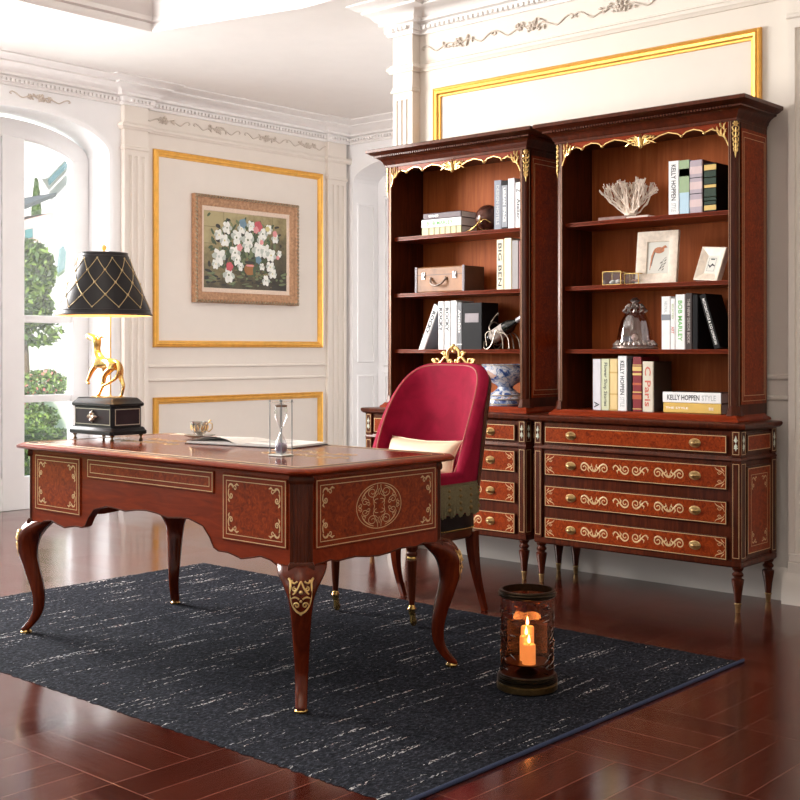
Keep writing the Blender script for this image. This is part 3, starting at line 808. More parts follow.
    for k in range(62): x = -W+.01+k*(2*W-.02)/61; m.box(x, x+.009, -D-.058, -D-.040, 2.318, 2.3275)
    m.build('cornice', MAH, t)
    return t
hutR = build_hutch((-3.065, 5.358, 0), 'tall mahogany bookcase on the right chest, holding white coral and a parrot print')
hutL = copy_tree(hutR, (-4.257, 5.358, 0), 'tall mahogany bookcase on the left chest, holding a suitcase and a wine bottle')

# ------------------------------------------------------------------ chair behind the desk
chair = thing('upholstered_chair', 'crimson velvet barrel-back chair with gilded crest and bullion fringe behind the desk', 'chair', (-3.665, 4.12, .007))
def sel(a, hx_, hy_, n):
    c, s_ = math.cos(a), math.sin(a)
    return hx_*math.copysign(abs(c)**(2/n), c), hy_*math.copysign(abs(s_)**(2/n), s_)
def peri(N_, hx_, hy_, n=4, ph=0.0):
    P_ = [sel(2*PI*k/720, hx_, hy_, n) for k in range(721)]; L_ = [0]
    for a_, b_ in zip(P_, P_[1:]): L_.append(L_[-1]+math.hypot(b_[0]-a_[0], b_[1]-a_[1]))
    out = []; j = 0
    for k in range(N_):
        d = L_[-1]*((k+ph) % N_)/N_
        if d < L_[j]: j = 0
        while L_[j+1] < d: j += 1
        f_ = (d-L_[j])/max(L_[j+1]-L_[j], 1e-9); out.append((P_[j][0]+(P_[j+1][0]-P_[j][0])*f_, P_[j][1]+(P_[j+1][1]-P_[j][1])*f_))
    return out
m = MB()
ring = lambda hx_, hy_, z, cy=0, n=4: [(*(lambda q: (q[0], q[1]+cy))(sel(2*PI*k/40, hx_, hy_, n)), z) for k in range(40)]
m.rings([ring(.262, .238, .345, .01), ring(.272, .248, .355, .01), ring(.272, .248, .385, .01)]); m.build('seat_rail', MAH, chair)
m = MB(); m.rings([ring(.272, .248, .385, .01), ring(.276, .252, .40, .01), ring(.276, .252, .47, .01)]); m.build('seat_base', BLACKM, chair)
m = MB()
m.rings([ring(.2765, .2525, .3905, .01), ring(.2785, .2545, .392, .01), ring(.2765, .2525, .3935, .01)])
for q in peri(110, .277, .253): m.ball((q[0], q[1]+.01, .392), .0042, 6, 4)
m.build('nail_trim', BRASS, chair, 60)
m = MB(); m.rings([ring(.276, .252, .46, .01), ring(.280, .256, .50, .01), ring(.280, .256, .585, .01), ring(.272, .248, .607, .01), ring(.25, .23, .618, .01), ring(.15, .14, .622, .01)]); m.build('seat', VELVET, chair, 80)
# fringe: strands and tassels
FR1 = plain('olive_fringe', (.17, .14, .07), .8, 0, .5, 300, .4); FR2 = plain('gold_brown_tassel', (.20, .12, .035), .6, .2, .4, 200)
m = MB()
N = 230
for k, q in enumerate(peri(N, .290, .266)):
    b = random.uniform(-.004, .004); zb = .460+.008*math.sin(k*.9)+b
    m.mat(0); m.tube([(q[0], q[1]+.01, .590), (q[0]*1.012, q[1]*1.012+.01, .54), (q[0]*1.01+b, q[1]*1.01+.01, zb)], [.0052, .006, .0045], 5)
m.mat(1)
for q in peri(26, .297, .273, 4, .5):
    for z, r_ in ((.572, .007), (.545, .009), (.515, .008), (.488, .011)): m.ball((q[0], q[1]+.01, z), r_, 8, 5)
m.build('fringe', [FR1, FR2], chair, 60)
m = MB()
m.rings([ring(.287, .263, .588, .01), ring(.292, .268, .594, .01), ring(.287, .263, .600, .01)]); m.build('piping', FR1, chair)
# barrel back
def hb(th):
    a = abs(th)/math.radians(84)
    return .635+.482*max(0, 1-a**2.6)**.72 if a < 1 else .635
def backpt(th, z, off):
    t = (z-.55)/.55
    q = sel(PI/2-th, .268+off+.030*t, .262+off, 3.2)
    yy = q[1]
    return V(q[0], yy+.012+(.085*t*max(0, yy)/.262), z)
m = MB(); NT = 44; NZ = 14; thm = math.radians(118)
inner = []; outer = []
for i in range(NT+1):
    th = -thm+2*thm*i/NT; top = hb(th)
    inner.append([backpt(th, .602+(top-.602)*j/NZ, -.022) for j in range(NZ+1)])
    outer.append([backpt(th, .602+(top-.602)*j/NZ, .022) for j in range(NZ+1)])
rs = []
for i in range(NT+1):
    I, O = inner[i], outer[i]; mid = (I[-1]+O[-1])/2+V(0, 0, .016)
    rs.append(I+[(I[-1]*.7+mid*.3)+V(0, 0, .008), mid, (O[-1]*.7+mid*.3)+V(0, 0, .008)]+O[::-1])
m.rings(rs); m.build('backrest', VELVET, chair, 70)
m = MB(); cp = [backpt(-thm+2*thm*i/60, hb(-thm+2*thm*i/60)+.004, -.020) for i in range(61)]
m.tube(cp, .0038, 6); m.build('back_piping', plain('piping_cord', (.34, .07, .05), .6), chair)
m = MB(); th_ = [math.radians(-60+120*i/24) for i in range(25)]
m.rings([[backpt(t_, .56+(hb(t_)-.02-.56)*j/6, .024) for j in range(7)]+[backpt(t_, .56+(hb(t_)-.02-.56)*j/6, .034) for j in range(6, -1, -1)] for t_ in th_])
m.build('back_shell', MAH, chair, 60)
# crest
cf = Fr(backpt(0, 1.115, 0)+V(0, 0, .004), (1, 0, 0), (0, 0, 1), (0, -1, 0)); m = MB()
for s_ in (-1, 1):
    T = lambda pts, r_: m.tube([cf.p(s_*a, b, 0) for a, b in pts], r_, 8)
    T(bez((.0, .088), (.030, .092), (.048, .055), (.030, .022)), lerp_list([.006, .008, .008, .006], 11))
    T(spiral(.020, .020, .014, 20, -1.1), .006)
    T(bez((.036, .030), (.055, .055), (.062, .020), (.085, .012)), lerp_list([.007, .008, .007, .006], 11))
    T(bez((.085, .012), (.105, .005), (.125, .012), (.128, .024)), .006)
    T(spiral(.120, .020, .011, 20, 1.2), .0055); T(spiral(.056, .058, .010, 0, 1.1), .005)
    T([(.05, .04), (.066, .06), (.078, .062)], [.004, .007, .002]); T([(.085, .012), (.095, .03), (.11, .034)], [.003, .006, .002])
    m.ball(cf.p(s_*.012, .078, -.004), .009, 8, 6)
m.ball(cf.p(0, .094, 0), .010, 10, 7); m.ball(cf.p(0, .066, 0), .008, 10, 6); m.tube([cf.p(-.06, .0, 0), cf.p(.06, .0, 0)], .006, 8)
m.build('crest', GILT, chair, 60)
for sx in (1, -1):
    c = (sx*.232, -.205, 0); m = MB()
    m.lathe([(0, .07), (.010, .07), (.012, .09), (.017, .16), (.021, .25), (.023, .285), (.016, .292), (.016, .30), (.025, .308), (.025, .318), (.02, .325), (.026, .335), (.028, .36), (0, .36)], c, 20); lg = m.build('leg', MAH, chair)
    m = MB(); m.lathe([(0, .052), (.012, .052), (.015, .06), (.015, .072), (.019, .078), (.015, .084), (.012, .095), (0, .095)], c, 16); m.build('foot_ring', BRASS, lg); m = MB(); m.lathe([(.0, .288), (.019, .288), (.021, .296), (.019, .303), (.0, .303)], c, 16); m.build('collar', BRASS, lg)
    m = MB()
    m.rings([[(c[0]+x_, c[1]+.012+r_*math.cos(PI*k/8), .018+r_*math.sin(PI*k/8)) for k in range(16)] for r_, x_ in ((.012, -.005), (.0175, -.003), (.0175, .003), (.012, .005))]); m.build('caster_wheel', BRASS, lg); m = MB()
    m.box(c[0]-.009, c[0]+.009, c[1]-.006, c[1]+.018, .016, .056, .003); m.build('caster_fork', BRASS, lg)
    m = MB(); pts = crv([V(sx*.235, .205, .37), V(sx*.238, .212, .28), V(sx*.245, .222, .19), V(sx*.250, .245, .10), V(sx*.250, .285, -.006)], 6)
    m.tube(pts, lerp_list([.034, .030, .024, .019, .016], len(pts)), 4, up=(1, 1, 0)); m.build('leg', LEGW, chair, 30)
# cushion
cus = thing('cushion', 'cream lumbar cushion leaning on the red chair', 'cushion', (-3.665, 4.225, .628), math.radians(-5))
m = MB(); nu, nv = 28, 14
for side in (-1, 1):
    g = []
    for i in range(nu+1):
        row = []
        for j in range(nv+1):
            a, b = i/nu*2-1, j/nv*2-1
            pin = 1-.10*(1-abs(b)**1.5)*abs(a)**3; pin2 = 1-.16*(1-abs(a)**2)*abs(b)
            th = .062*((1-a**4)*(1-b**4))**.5
            x, z = a*.235*pin, b*.076*pin2*(1+.06*a*a)
            row.append(V(x, side*th + .018*b, z+.086))
        g.append(m.verts(row))
    for i in range(nu):
        for j in range(nv): m.face([g[i][j], g[i+1][j], g[i+1][j+1], g[i][j+1]])
bmesh.ops.remove_doubles(m.bm, verts=m.bm.verts[:], dist=.0005)
CRM = plain('cream_silk', (.74, .54, .38), .5, 0, .06, 14, .1)
for v_ in m.bm.verts: v_.co = V(v_.co.x, v_.co.y*.8+.045*(v_.co.z-.02)/.17, v_.co.z*.98)
m.build('cover', CRM, cus, 80)
m = MB(); loop = []
for k in range(80):
    a_ = 2*PI*k/80; c_, s_ = sel(a_, 1, 1, 8); pin = 1-.10*(1-abs(s_)**1.5)*abs(c_)**3; pin2 = 1-.16*(1-abs(c_)**2)*abs(s_)
    z_ = s_*.076*pin2*(1+.06*c_*c_)+.086; loop.append(V(c_*.236*pin, .018*s_*.8+.045*(z_-.02)/.17, z_*.98))
m.tube(loop, .0035, 6, closed=True); m.build('piping', CRM, cus, 80)

# ------------------------------------------------------------------ rug
rug = thing('area_rug', 'charcoal woven rug flecked with white under the desk', 'rug', (-3.72, 3.345, 0))
m = MB(); nx, ny = 250, 190; X0, X1, Y0, Y1 = -1.63, 1.61, -.985, .985
wob = [random.uniform(-.005, .005) for _ in range(400)]
g = []
for j in range(ny+1):
    row = []
    for i in range(nx+1):
        x = X0+(X1-X0)*i/nx; y = Y0+(Y1-Y0)*j/ny
        ex = min(i, nx-i)/nx*(X1-X0); ey = min(j, ny-j)/ny*(Y1-Y0); e = min(ex, ey)
        z = .002+random.uniform(0, .004)+.001*(i % 2) if e > .005 else .001
        if j in (0, ny): y += wob[i]
        if i == 0: x += wob[j]
        row.append(V(x, y, z))
    g.append(m.verts(row))
for j in range(ny):
    for i in range(nx): m.face([g[j][i], g[j][i+1], g[j+1][i+1], g[j+1][i]])
m.build('pile', RUG, rug, 180)
m = MB(); m.tube(crv([V(X1, Y0+.99*2*k/9 - .0, .007) for k in range(10)], 4), .0065, 8); m.build('edge_binding', plain('navy_binding', (.022, .034, .085), .8, 0, .3, 300, .4), rug)

# ------------------------------------------------------------------ candle lantern
LX, LY = -2.505, 3.474
lan = thing('candle_lantern', 'round smoked glass hurricane lantern with antique brass rims standing on the rug', 'lantern', (LX, LY, .009))
DBR = plain('blackened_bronze', (.035, .022, .012), .3, .9, .3, 70)
m = MB(); m.lathe([(0, 0), (.104, 0), (.107, .003), (.107, .022), (.103, .025), (0, .025)], (0, 0, 0), 64); m.mat(1)
m.lathe([(0, .025), (.102, .025), (.1065, .029), (.1065, .034), (.101, .037), (.1055, .041), (.1055, .046), (.100, .049), (.103, .052), (.098, .056), (0, .056)], (0, 0, 0), 64); m.build('base', [ABRASS, DBR], lan)
m = MB(); R0 = .093; rs = []
for r_, z in ((R0, .052), (R0, .325), (R0-.003, .325), (R0-.003, .052)): rs.append([(r_*math.cos(2*PI*k/64), r_*math.sin(2*PI*k/64), z) for k in range(64)])
m.rings(rs, True, False, True); m.build('glass_cylinder', AMBER, lan, 60)
m = MB(); m.rings([[(r_*math.cos(2*PI*k/64), r_*math.sin(2*PI*k/64), z) for k in range(64)] for r_, z in ((.088, .324), (.097, .324), (.102, .328), (.098, .332), (.104, .337), (.098, .342), (.100, .345), (.096, .349), (.088, .349))], True, False, True); m.build('rim', DBR, lan)
m = MB()                                                       # pressed leaf pattern on the glass
for k in range(230):
    a = random.uniform(0, 2*PI); z = random.uniform(.065, .305)
    if abs(((a-math.radians(-50)+PI) % (2*PI))-PI) < .62: continue
    d = random.uniform(-.8, .8); L = random.uniform(.008, .02)
    P_ = lambda s_: (math.cos(a+s_*L*math.cos(d)/R0)*(R0+.001), math.sin(a+s_*L*math.cos(d)/R0)*(R0+.001), z+s_*L*math.sin(d))
    m.tube([P_(-1), P_(0), P_(1)], [.0008, .0028, .0008], 5)
m.build('pressed_pattern', glass('amber_relief', (.5, .3, .2), .5, .3, .15), lan, 60)
WAX = None
def mk_wax():
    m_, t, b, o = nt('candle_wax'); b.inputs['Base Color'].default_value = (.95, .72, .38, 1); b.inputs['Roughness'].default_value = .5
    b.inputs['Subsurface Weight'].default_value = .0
    b.inputs['Emission Color'].default_value = (1, .66, .30, 1); b.inputs['Emission Strength'].default_value = .95; return m_  # emission puts the glow of the flames into the wax itself
WAX = mk_wax(); FLAME = emit('candle_flame', (1, .70, .32), 30)
view = V(LX, LY, 0).normalized(); sidev = V(-view.y, view.x, 0)
for k, (dv, ds, hgt, lab) in enumerate(((-.045, .006, .068, 'frontmost lit cream candle in the lantern'), (.002, -.003, .086, 'middle candle shape in the lantern, standing in for a reflection'), (.048, .001, .110, 'rearmost candle shape in the lantern, tallest, standing in for a reflection'))):  # the rear two stand in for reflections of the front candle
    p = V(LX, LY, .105)+view*dv-sidev*ds
    cd = thing('pillar_candle', lab, 'candle', p, 0, 'candles in the lantern')
    r_ = .0235; m = MB(); m.lathe([(0, 0), (r_, 0), (r_, hgt-.004), (r_-.003, hgt), (r_-.008, hgt-.003), (.001, hgt-.006)], (0, 0, 0), 24); m.build('wax', WAX, cd, 50)
    m = MB(); m.tube([(0, 0, hgt-.006), (.001, 0, hgt+.006)], .001, 5); m.build('wick', BLACKM, cd)
    m = MB(); m.lathe([(.0005, hgt+.003), (.004, hgt+.007), (.0052, hgt+.012), (.004, hgt+.020), (.0018, hgt+.029), (.0003, hgt+.035)], (0, 0, 0), 12); m.build('flame', FLAME, cd, 80)
m = MB(); m.lathe([(0, .056), (.045, .056), (.030, .066), (.014, .074), (.020, .084), (.076, .090), (.080, .0955), (.0, .0955)], (0, 0, 0), 40); m.build('candle_plate', ABRASS, lan)

# ------------------------------------------------------------------ table lamp with gilded hound
TZ = .8095
lamp = thing('table_lamp', 'table lamp with black latticed shade over a golden hound on a black box', 'lamp', (-4.475, 3.085, TZ))
LCX = .0
m = MB(); hxb, hyb = .145, .078
m.loft(octo(hxb+.018, hyb+.018, .012), [(.004, .026), (0, .030), (0, .042), (.006, .046), (.010, .054), (.016, .058)])
m.loft(octo(hxb, hyb, .010), [(0, .056), (0, .148)])
m.loft(octo(hxb+.010, hyb+.010, .012), [(.008, .146), (.0, .150), (0, .160), (.008, .166), (.020, .178), (.026, .182), (.03, .184)])
box_ = m.build('base_box', [BLACKM], lamp)
SIL = plain('pewter_line', (.42, .36, .30), .35, .7)
for fr, hw in ((Fr((0, -hyb, 0), (1, 0, 0), (0, 0, 1), (0, -1, 0)), hxb), (Fr((hxb, 0, 0), (0, 1, 0), (0, 0, 1), (1, 0, 0)), hyb), (Fr((0, hyb, 0), (-1, 0, 0), (0, 0, 1), (0, 1, 0)), hxb)):
    m = MB(); m.rect(fr, -hw+.014, hw-.014, .068, .138, .0035, .0015)
    m.mat(1); m.box(-hw+.0175, hw-.0175, .0715, .1345, 0, .0005, 0, fr)
    m.build('panel', [SIL, plain('deep_plum_lacquer', (.022, .009, .014), .35, 0, .1, 20, 0, 0, .2)], box_)
m = MB(); f_ = Fr((0, -hyb-.001, .103), (1, 0, 0), (0, 0, 1), (0, -1, 0))
for k in range(4):
    a = k*PI/2; d_ = V(math.cos(a), math.sin(a), 0); L = .038 if k % 2 == 0 else .028
    m.tube([f_.p(0, 0, .002), f_.p(d_.x*L*.55, d_.y*L*.55, .005), f_.p(d_.x*L, d_.y*L, .001)], [.005, .009, .001], 8)
    a += PI/4; m.tube([f_.p(0, 0, .002), f_.p(math.cos(a)*.012, math.sin(a)*.012, .004), f_.p(math.cos(a)*.022, math.sin(a)*.022, .001)], [.003, .006, .001], 6)
m.ball(f_.p(0, 0, .005), .006, 8, 6); m.build('rosette', plain('pale_pewter', (.62, .56, .46), .3, .8), box_)
for sx in (-1, 1):
    for sy in (-1, 1):
        m = MB(); m.lathe([(0, 0), (.008, 0), (.010, .003), (.005, .008), (.004, .016), (.009, .021), (.010, .028), (0, .028)], (sx*(hxb-.006), sy*(hyb-.004), 0), 14); m.build('foot', ABRASS, lamp)
m = MB(); m.lathe([(.0035, .182), (.0035, .80), (0, .80)], (-.030, .035, 0), 10); m.lathe([(.010, .182), (.012, .186), (.004, .192)], (-.030, .035, 0), 16); m.build('rod', GILT, lamp)
# shade
BRAID = plain('black_braid', (.05, .04, .045), .5)
SB, ST, SR0, SR1 = .541, .818, .210, .100
SC_ = V(-.046, .012, 0)
m_, t, b, o = nt('black_lattice_shade'); setb(b, .38, 0, .0, .3)
tc = t.nodes.new('ShaderNodeTexCoord'); b.inputs['Base Color'].default_value = (.014, .012, .014, 1)
SHD = m_
SHIN = plain('gold_shade_lining', (.85, .6, .28), .4, .2)
m = MB(); n = 72
def shp(a, t_, off=0): r_ = SR0+(SR1-SR0)*t_+off; return V(r_*math.cos(a), r_*math.sin(a), SB+(ST-SB)*t_)+SC_
m.rings([[shp(2*PI*k/n, t_) for k in range(n)] for t_ in (0, .3, .6, 1)], True, False); m.mat(1)
m.rings([[shp(2*PI*k/n, t_, -.003) for k in range(n)] for t_ in (1, .6, .3, 0)], True, False)
sh = m.build('lamp_shade', [SHD, SHIN], lamp, 60)
m = MB(); GL = plain('lattice_gold', (.62, .47, .25), .35, .6)
NL = 11; ta, tb = .12, .90
for k in range(NL):
    for dr in (1, -1):
        pts = [shp(2*PI*(k+.5+dr*2*(q/12))/NL, ta+(tb-ta)*q/12, .0012) for q in range(13)]
        m.tube(pts, .0014, 5)
for k in range(NL):
    for lv in range(5):
        t_ = ta+(tb-ta)*lv/4; m.ball(shp(2*PI*(k+.5+(lv % 2)*.5)/NL, t_, .001), 0.0058 if 0 < lv < 4 else .004, 8, 5)
m.build('lattice', GL, sh, 60)
for t_ in (.015, .085, .94, .992):
    m = MB(); m.tube([shp(2*PI*k/n, t_, .0005) for k in range(n)], .0026 if t_ in (.015, .992) else .0016, 5, closed=True)
    m.build('shade_trim', BRAID, sh, 60)
m = MB()
for k in range(3): a = 2*PI*k/3; m.tube([SC_+V(.0, .0, ST-.008), shp(a, .97, -.003)], .0016, 5)
m.lathe([(.0, ST-.01), (.006, ST-.01), (.006, ST+.006), (.004, ST+.010), (.009, ST+.014), (.0125, ST+.022), (.011, ST+.031), (.004, ST+.037), (0, ST+.038)], SC_, 16); m.build('finial', GILT, lamp, 60)
m = MB(); m.ball(SC_+V(0, 0, SB+.11), .026, 16, 10, sz=1.3); m.build('bulb', emit('warm_bulb', (1, .72, .38), 18), lamp, 80)
ld = bpy.data.lights.new('lamp_light', 'POINT'); ld.energy = 7; ld.color = (1, .72, .42); ld.shadow_soft_size = .03
lo = bpy.data.objects.new('lamp_light', ld); COL.objects.link(lo); lo.location = V(-4.475, 3.085, TZ)+SC_+V(0, 0, SB+.035)
# hound: one continuous skinned body
def skin(name, verts, edges, rads, mat, parent, sub=2, loc=None):
    me = bpy.data.meshes.new(name); me.from_pydata([tuple(v) for v in verts], edges, []); me.update()
    o = bpy.data.objects.new(name, me); COL.objects.link(o)
    bpy.context.view_layer.objects.active = o
    o.modifiers.new('skin', 'SKIN'); sv = me.skin_vertices[0].data
    for i, r_ in enumerate(rads): sv[i].radius = r_ if isinstance(r_, tuple) else (r_, r_)
    sv[0].use_root = True
    o.modifiers['skin'].use_smooth_shade = True
    s_ = o.modifiers.new('sub', 'SUBSURF'); s_.levels = sub; s_.render_levels = sub
    bpy.context.view_layer.update()
    ev = o.evaluated_get(bpy.context.evaluated_depsgraph_get()); nm = bpy.data.meshes.new_from_object(ev)
    o.modifiers.clear(); o.data = nm; nm.materials.clear(); nm.materials.append(mat)
    nm.polygons.foreach_set('use_smooth', [True]*len(nm.polygons))
    o.parent = parent
    if loc: o.location = loc
    return o
def hp(cx, cy, y): return V((cx-300)/6.15/172, y, (478-cy)/6.15/228)
HV = [hp(372, 255, 0), hp(330, 262, 0), hp(285, 272, 0), hp(248, 255, 0), hp(232, 215, 0), hp(226, 172, 0), hp(238, 124, 0), hp(198, 112, 0), hp(150, 98, 0),
      hp(245, 285, -.018), hp(218, 322, -.022), hp(188, 385, -.024), hp(208, 396, -.026),
      hp(262, 290, .018), hp(262, 350, .020), hp(240, 405, .020), hp(222, 462, .020), hp(208, 470, .018),
      hp(372, 300, -.02), hp(322, 345, -.024), hp(322, 395, -.024), hp(288, 455, -.024), hp(268, 470, -.026),
      hp(388, 300, .02), hp(382, 350, .022), hp(408, 405, .022), hp(394, 460, .022), hp(378, 470, .022),
      hp(396, 262, 0), hp(412, 310, -.004), hp(398, 358, -.01), hp(355, 392, -.026), hp(322, 410, -.036)]
HE = [(0,1),(1,2),(2,3),(3,4),(4,5),(5,6),(6,7),(7,8),(3,9),(9,10),(10,11),(11,12),(3,13),(13,14),(14,15),(15,16),(16,17),(0,18),(18,19),(19,20),(20,21),(21,22),(0,23),(23,24),(24,25),(25,26),(26,27),(0,28),(28,29),(29,30),(30,31),(31,32)]
HR = [.026, .023, .027, .030, .021, .016, .024, .017, .012, .014, .008, .005, .006, .013, .009, .006, .005, .006, .016, .011, .006, .005, .006, .016, .011, .006, .005, .006, .010, .007, .006, .005, .004]
GOLD = plain('bright_gilt', (.86, .56, .20), .22, .9, .06, 40)
skin('hound_figure', HV, HE, [r_*(1.0 if r_ > .012 else 1.25) for r_ in HR], GOLD, lamp, 2, (-.008, -.005, .183))
for s_ in (-1, 1):
    m = MB(); m.tube([hp(240, 112, s_*.010)+V(-.008, -.005, .183), hp(252, 104, s_*.014)+V(-.008, -.005, .183), hp(264, 112, s_*.015)+V(-.008, -.005, .183)], [.004, .005, .001], 6); m.build('ear', GOLD, lamp, 80)
m = MB(); m.loft(octo(.085, .045, .02), [(0, .181), (0, .186), (.004, .188)]); m.build('figure_plinth', GOLD, lamp)

# ------------------------------------------------------------------ things on the desk
hg = thing('hourglass', 'square framed glass hourglass with purple sand standing on the desk', 'hourglass', (-3.30, 3.03, TZ), math.radians(6)); hg.scale = (.80, .80, .92)
m = MB(); m.box(-.042, .042, -.042, .042, 0, .006, .002); m.build('base_plate', plain('clear_acrylic_edge', (.75, .80, .76), .12, .2), hg)
m = MB(); m.box(-.042, .042, -.042, .042, .212, .217, .002); m.build('top_plate', CLEAR, hg)
for sx in (-1, 1):
    for sy in (-1, 1):
        m = MB(); m.lathe([(0, .0), (.0022, .0), (.0022, .226), (0, .226)], (sx*.036, sy*.036, 0), 8); m.lathe([(0, .217), (.004, .217), (.004, .222), (0, .222)], (sx*.036, sy*.036, 0), 8); m.build('post', plain('steel_post', (.14, .15, .15), .3, .8), hg)
gp_ = [(.004, .007), (.022, .010), (.029, .024), (.028, .045), (.018, .068), (.006, .090), (.0035, .098), (.0035, .106), (.008, .115), (.020, .135), (.029, .155), (.030, .178), (.028, .203), (.004, .210)]
m = MB(); m.lathe(gp_, (0, 0, 0), 28); m.build('bulb', CLEAR, hg, 60)
m = MB(); m.lathe([(0, .011), (.021, .0115), (.0265, .024), (.0265, .040), (.024, .045), (.012, .051), (0, .054)], (0, 0, 0), 24); m.build('sand', plain('purple_sand', (.22, .17, .24), .8, 0, .2, 400), hg, 60)
m = MB(); m.lathe([(0, .196), (.029, .196), (.029, .204), (0, .204)], (0, 0, 0), 20); m.build('cap', plain('brown_cap', (.16, .07, .03), .4), hg)
# saucer and cup
CUPG = glass('cut_glass', (.97, .95, .9), .80, .5, .05)
sau = thing('saucer', 'small clear glass saucer under the glass cup', 'saucer', (-4.235, 3.40, TZ)); m = MB()
m.lathe([(0, .001), (.035, .001), (.040, .003), (.068, .012), (.070, .014), (.066, .0135), (.038, .006), (0, .005)], (0, 0, 0), 40, ripple=(.012, 16)); m.build('dish', CUPG, sau, 60)
cup = thing('tea_cup', 'ornate clear glass cup with curled handle on a saucer', 'cup', (-4.235, 3.40, TZ+.006)); m = MB()
m.lathe([(.0, .0), (.020, .0), (.020, .004), (.012, .008), (.024, .014), (.034, .026), (.037, .045), (.037, .060), (.0385, .066), (.036, .066), (.034, .045), (.030, .024), (.018, .015), (0, .013)], (0, 0, 0), 40, ripple=(.02, 14)); m.build('bowl', CUPG, cup, 60)
m = MB(); m.tube([V(.034, .01, .056), V(.052, .014, .066), V(.066, .018, .058), V(.066, .018, .038), V(.050, .014, .024), V(.034, .01, .028)], .0028, 8); m.tube([V(.05, .014, .066), V(.056, .015, .074), V(.062, .017, .074)], [.003, .004, .002], 6); m.build('handle', plain('gilt_handle', (.6, .42, .2), .3, .8), cup, 80)
m = MB()
for k in range(14):
    a = 2*PI*k/14; m.tube([V(.0345*math.cos(a), .0345*math.sin(a), .028), V(.0385*math.cos(a+.1), .0385*math.sin(a+.1), .040), V(.038*math.cos(a), .038*math.sin(a), .052)], [.001, .0022, .001], 5)
m.build('gilt_pattern', GILT, cup, 60)
# open book
bk = thing('open_book', 'open white book lying on the desk behind the hourglass', 'book', (-3.785, 3.335, TZ), math.radians(11))
PAPER = plain('paper', (.80, .78, .75), .7, 0, .03, 8)
m = MB(); m.box(-.275, .275, -.128, .128, 0, .0035, .001); m.build('cover', plain('charcoal_cover', (.06, .055, .06), .5), bk)
def page_z(x): a = abs(x)/.268; return .006+.010*min(1, a*5)*(1-.55*a)
for s_ in (-1, 1):
    m = MB(); xs = [s_*.268*k/20 for k in range(21)]
    m.rings([[(x, -.124, .0036), (x, -.124, page_z(x)), (x, .124, page_z(x)), (x, .124, .0036)] for x in xs]); m.build('pages', PAPER, bk, 40)
m = MB()
cr = [(-.268*k/12, 0) for k in range(13)]
m.rings([[(x, -.122, page_z(x)+.001+.020*math.sin(PI*min(1, abs(x)/.268))**1.5), (x, .10, page_z(x)+.001+.004*math.sin(PI*abs(x)/.268)), (x, .10, page_z(x)+.0016+.004*math.sin(PI*abs(x)/.268)), (x, -.122, page_z(x)+.0016+.020*math.sin(PI*min(1, abs(x)/.268))**1.5)] for x, _ in cr])
m.build('turning_leaf', PAPER, bk, 60)
PRN = plain('printed_grey', (.36, .35, .34), .7, 0, .4, 60)
m = MB()
for k in range(12):
    y = .095-.014*k; x0 = .035
    m.rings([[(x, y, page_z(x)+.0003), (x, y+.003, page_z(x)+.0003), (x, y+.003, page_z(x)+.0006), (x, y, page_z(x)+.0006)] for x in [x0+(.10 if k < 6 else .17)*q/8 for q in range(9)]])
m.build('printing', PRN, bk, 0)

# ------------------------------------------------------------------ painting on the left wall
pa = thing('framed_painting', 'still life of white flowers in an ornate bronze frame on the left wall', 'painting', (XL+.013, 6.832, 2.040))
PF = Fr((0, 0, 0), (0, 1, 0), (0, 0, 1), (1, 0, 0)); PW, PH = .583, .448
BRZ = plain('bronze_frame', (.40, .22, .12), .4, .4, .3, 40, .05); DBZ = plain('dark_rope_edge', (.24, .19, .13), .4, .6, .5, 60)
m = MB(); m.sweep(PF, rectp(-PW, PW, -PH, PH), [(0, 0), (0, .045), (.012, .052), (.028, .046), (.034, .040), (.05, .038), (.075, .030), (.090, .026), (.095, .018), (.10, .018), (.10, 0)], True); fr_ = m.build('frame', BRZ, pa)
m = MB(); k = 0
for a0, b0, a1, b1 in ((-PW, -PH, PW, -PH), (PW, -PH, PW, PH), (PW, PH, -PW, PH), (-PW, PH, -PW, -PH)):
    L = math.hypot(a1-a0, b1-b0); nn = int(L/.032); ux, uy = (a1-a0)/L, (b1-b0)/L; nx_, ny_ = -uy, ux
    for q in range(nn):
        s0 = (q+.1)*L/nn; s1 = (q+.95)*L/nn
        m.tube([PF.p(a0+ux*s0+nx_*.004, b0+uy*s0+ny_*.004, .048), PF.p(a0+ux*(s0+s1)/2+nx_*.013, b0+uy*(s0+s1)/2+ny_*.013, .056), PF.p(a0+ux*s1+nx_*.024, b0+uy*s1+ny_*.024, .048)], [.004, .009, .004], 6)
m.build('rope_edge', [plain('worn_gilt_rope', (.34, .28, .19), .35, .6, .5, 60)], fr_)
m = MB(); m.sweep(PF, rectp(-.508, .508, -.363, .363), [(0, 0), (0, .022), (.006, .024), (.040, .016), (.043, .012), (.043, 0)], True); m.build('linen_liner', plain('pale_liner', (.70, .55, .44), .7, 0, .08, 60), pa)
mats = []
m_, t, b, o = nt('painted_background'); vec = coords(t)
tc = t.nodes.new('ShaderNodeTexCoord'); sp = t.nodes.new('ShaderNodeSeparateXYZ'); t.links.new(tc.outputs['Object'], sp.inputs[0])
gz = math_(t, 'ADD', math_(t, 'MULTIPLY', sp.outputs[2], .95), math_(t, 'MULTIPLY', sp.outputs[1], -.35))
ff_ = math_(t, 'ADD', math_(t, 'ADD', gz, .5), math_(t, 'MULTIPLY', math_(t, 'SUBTRACT', noise(t, vec, 7, 6, .7), .5), .9))
t.links.new(ramp(t, ff_, [(.1, (.035, .028, .022)), (.35, (.10, .085, .045)), (.6, (.26, .21, .10)), (.85, (.42, .35, .18))]), b.inputs['Base Color']); setb(b, .45)
PB = m_
m = MB(); m.box(-.467, .467, -.322, .322, .004, .010, 0, PF)
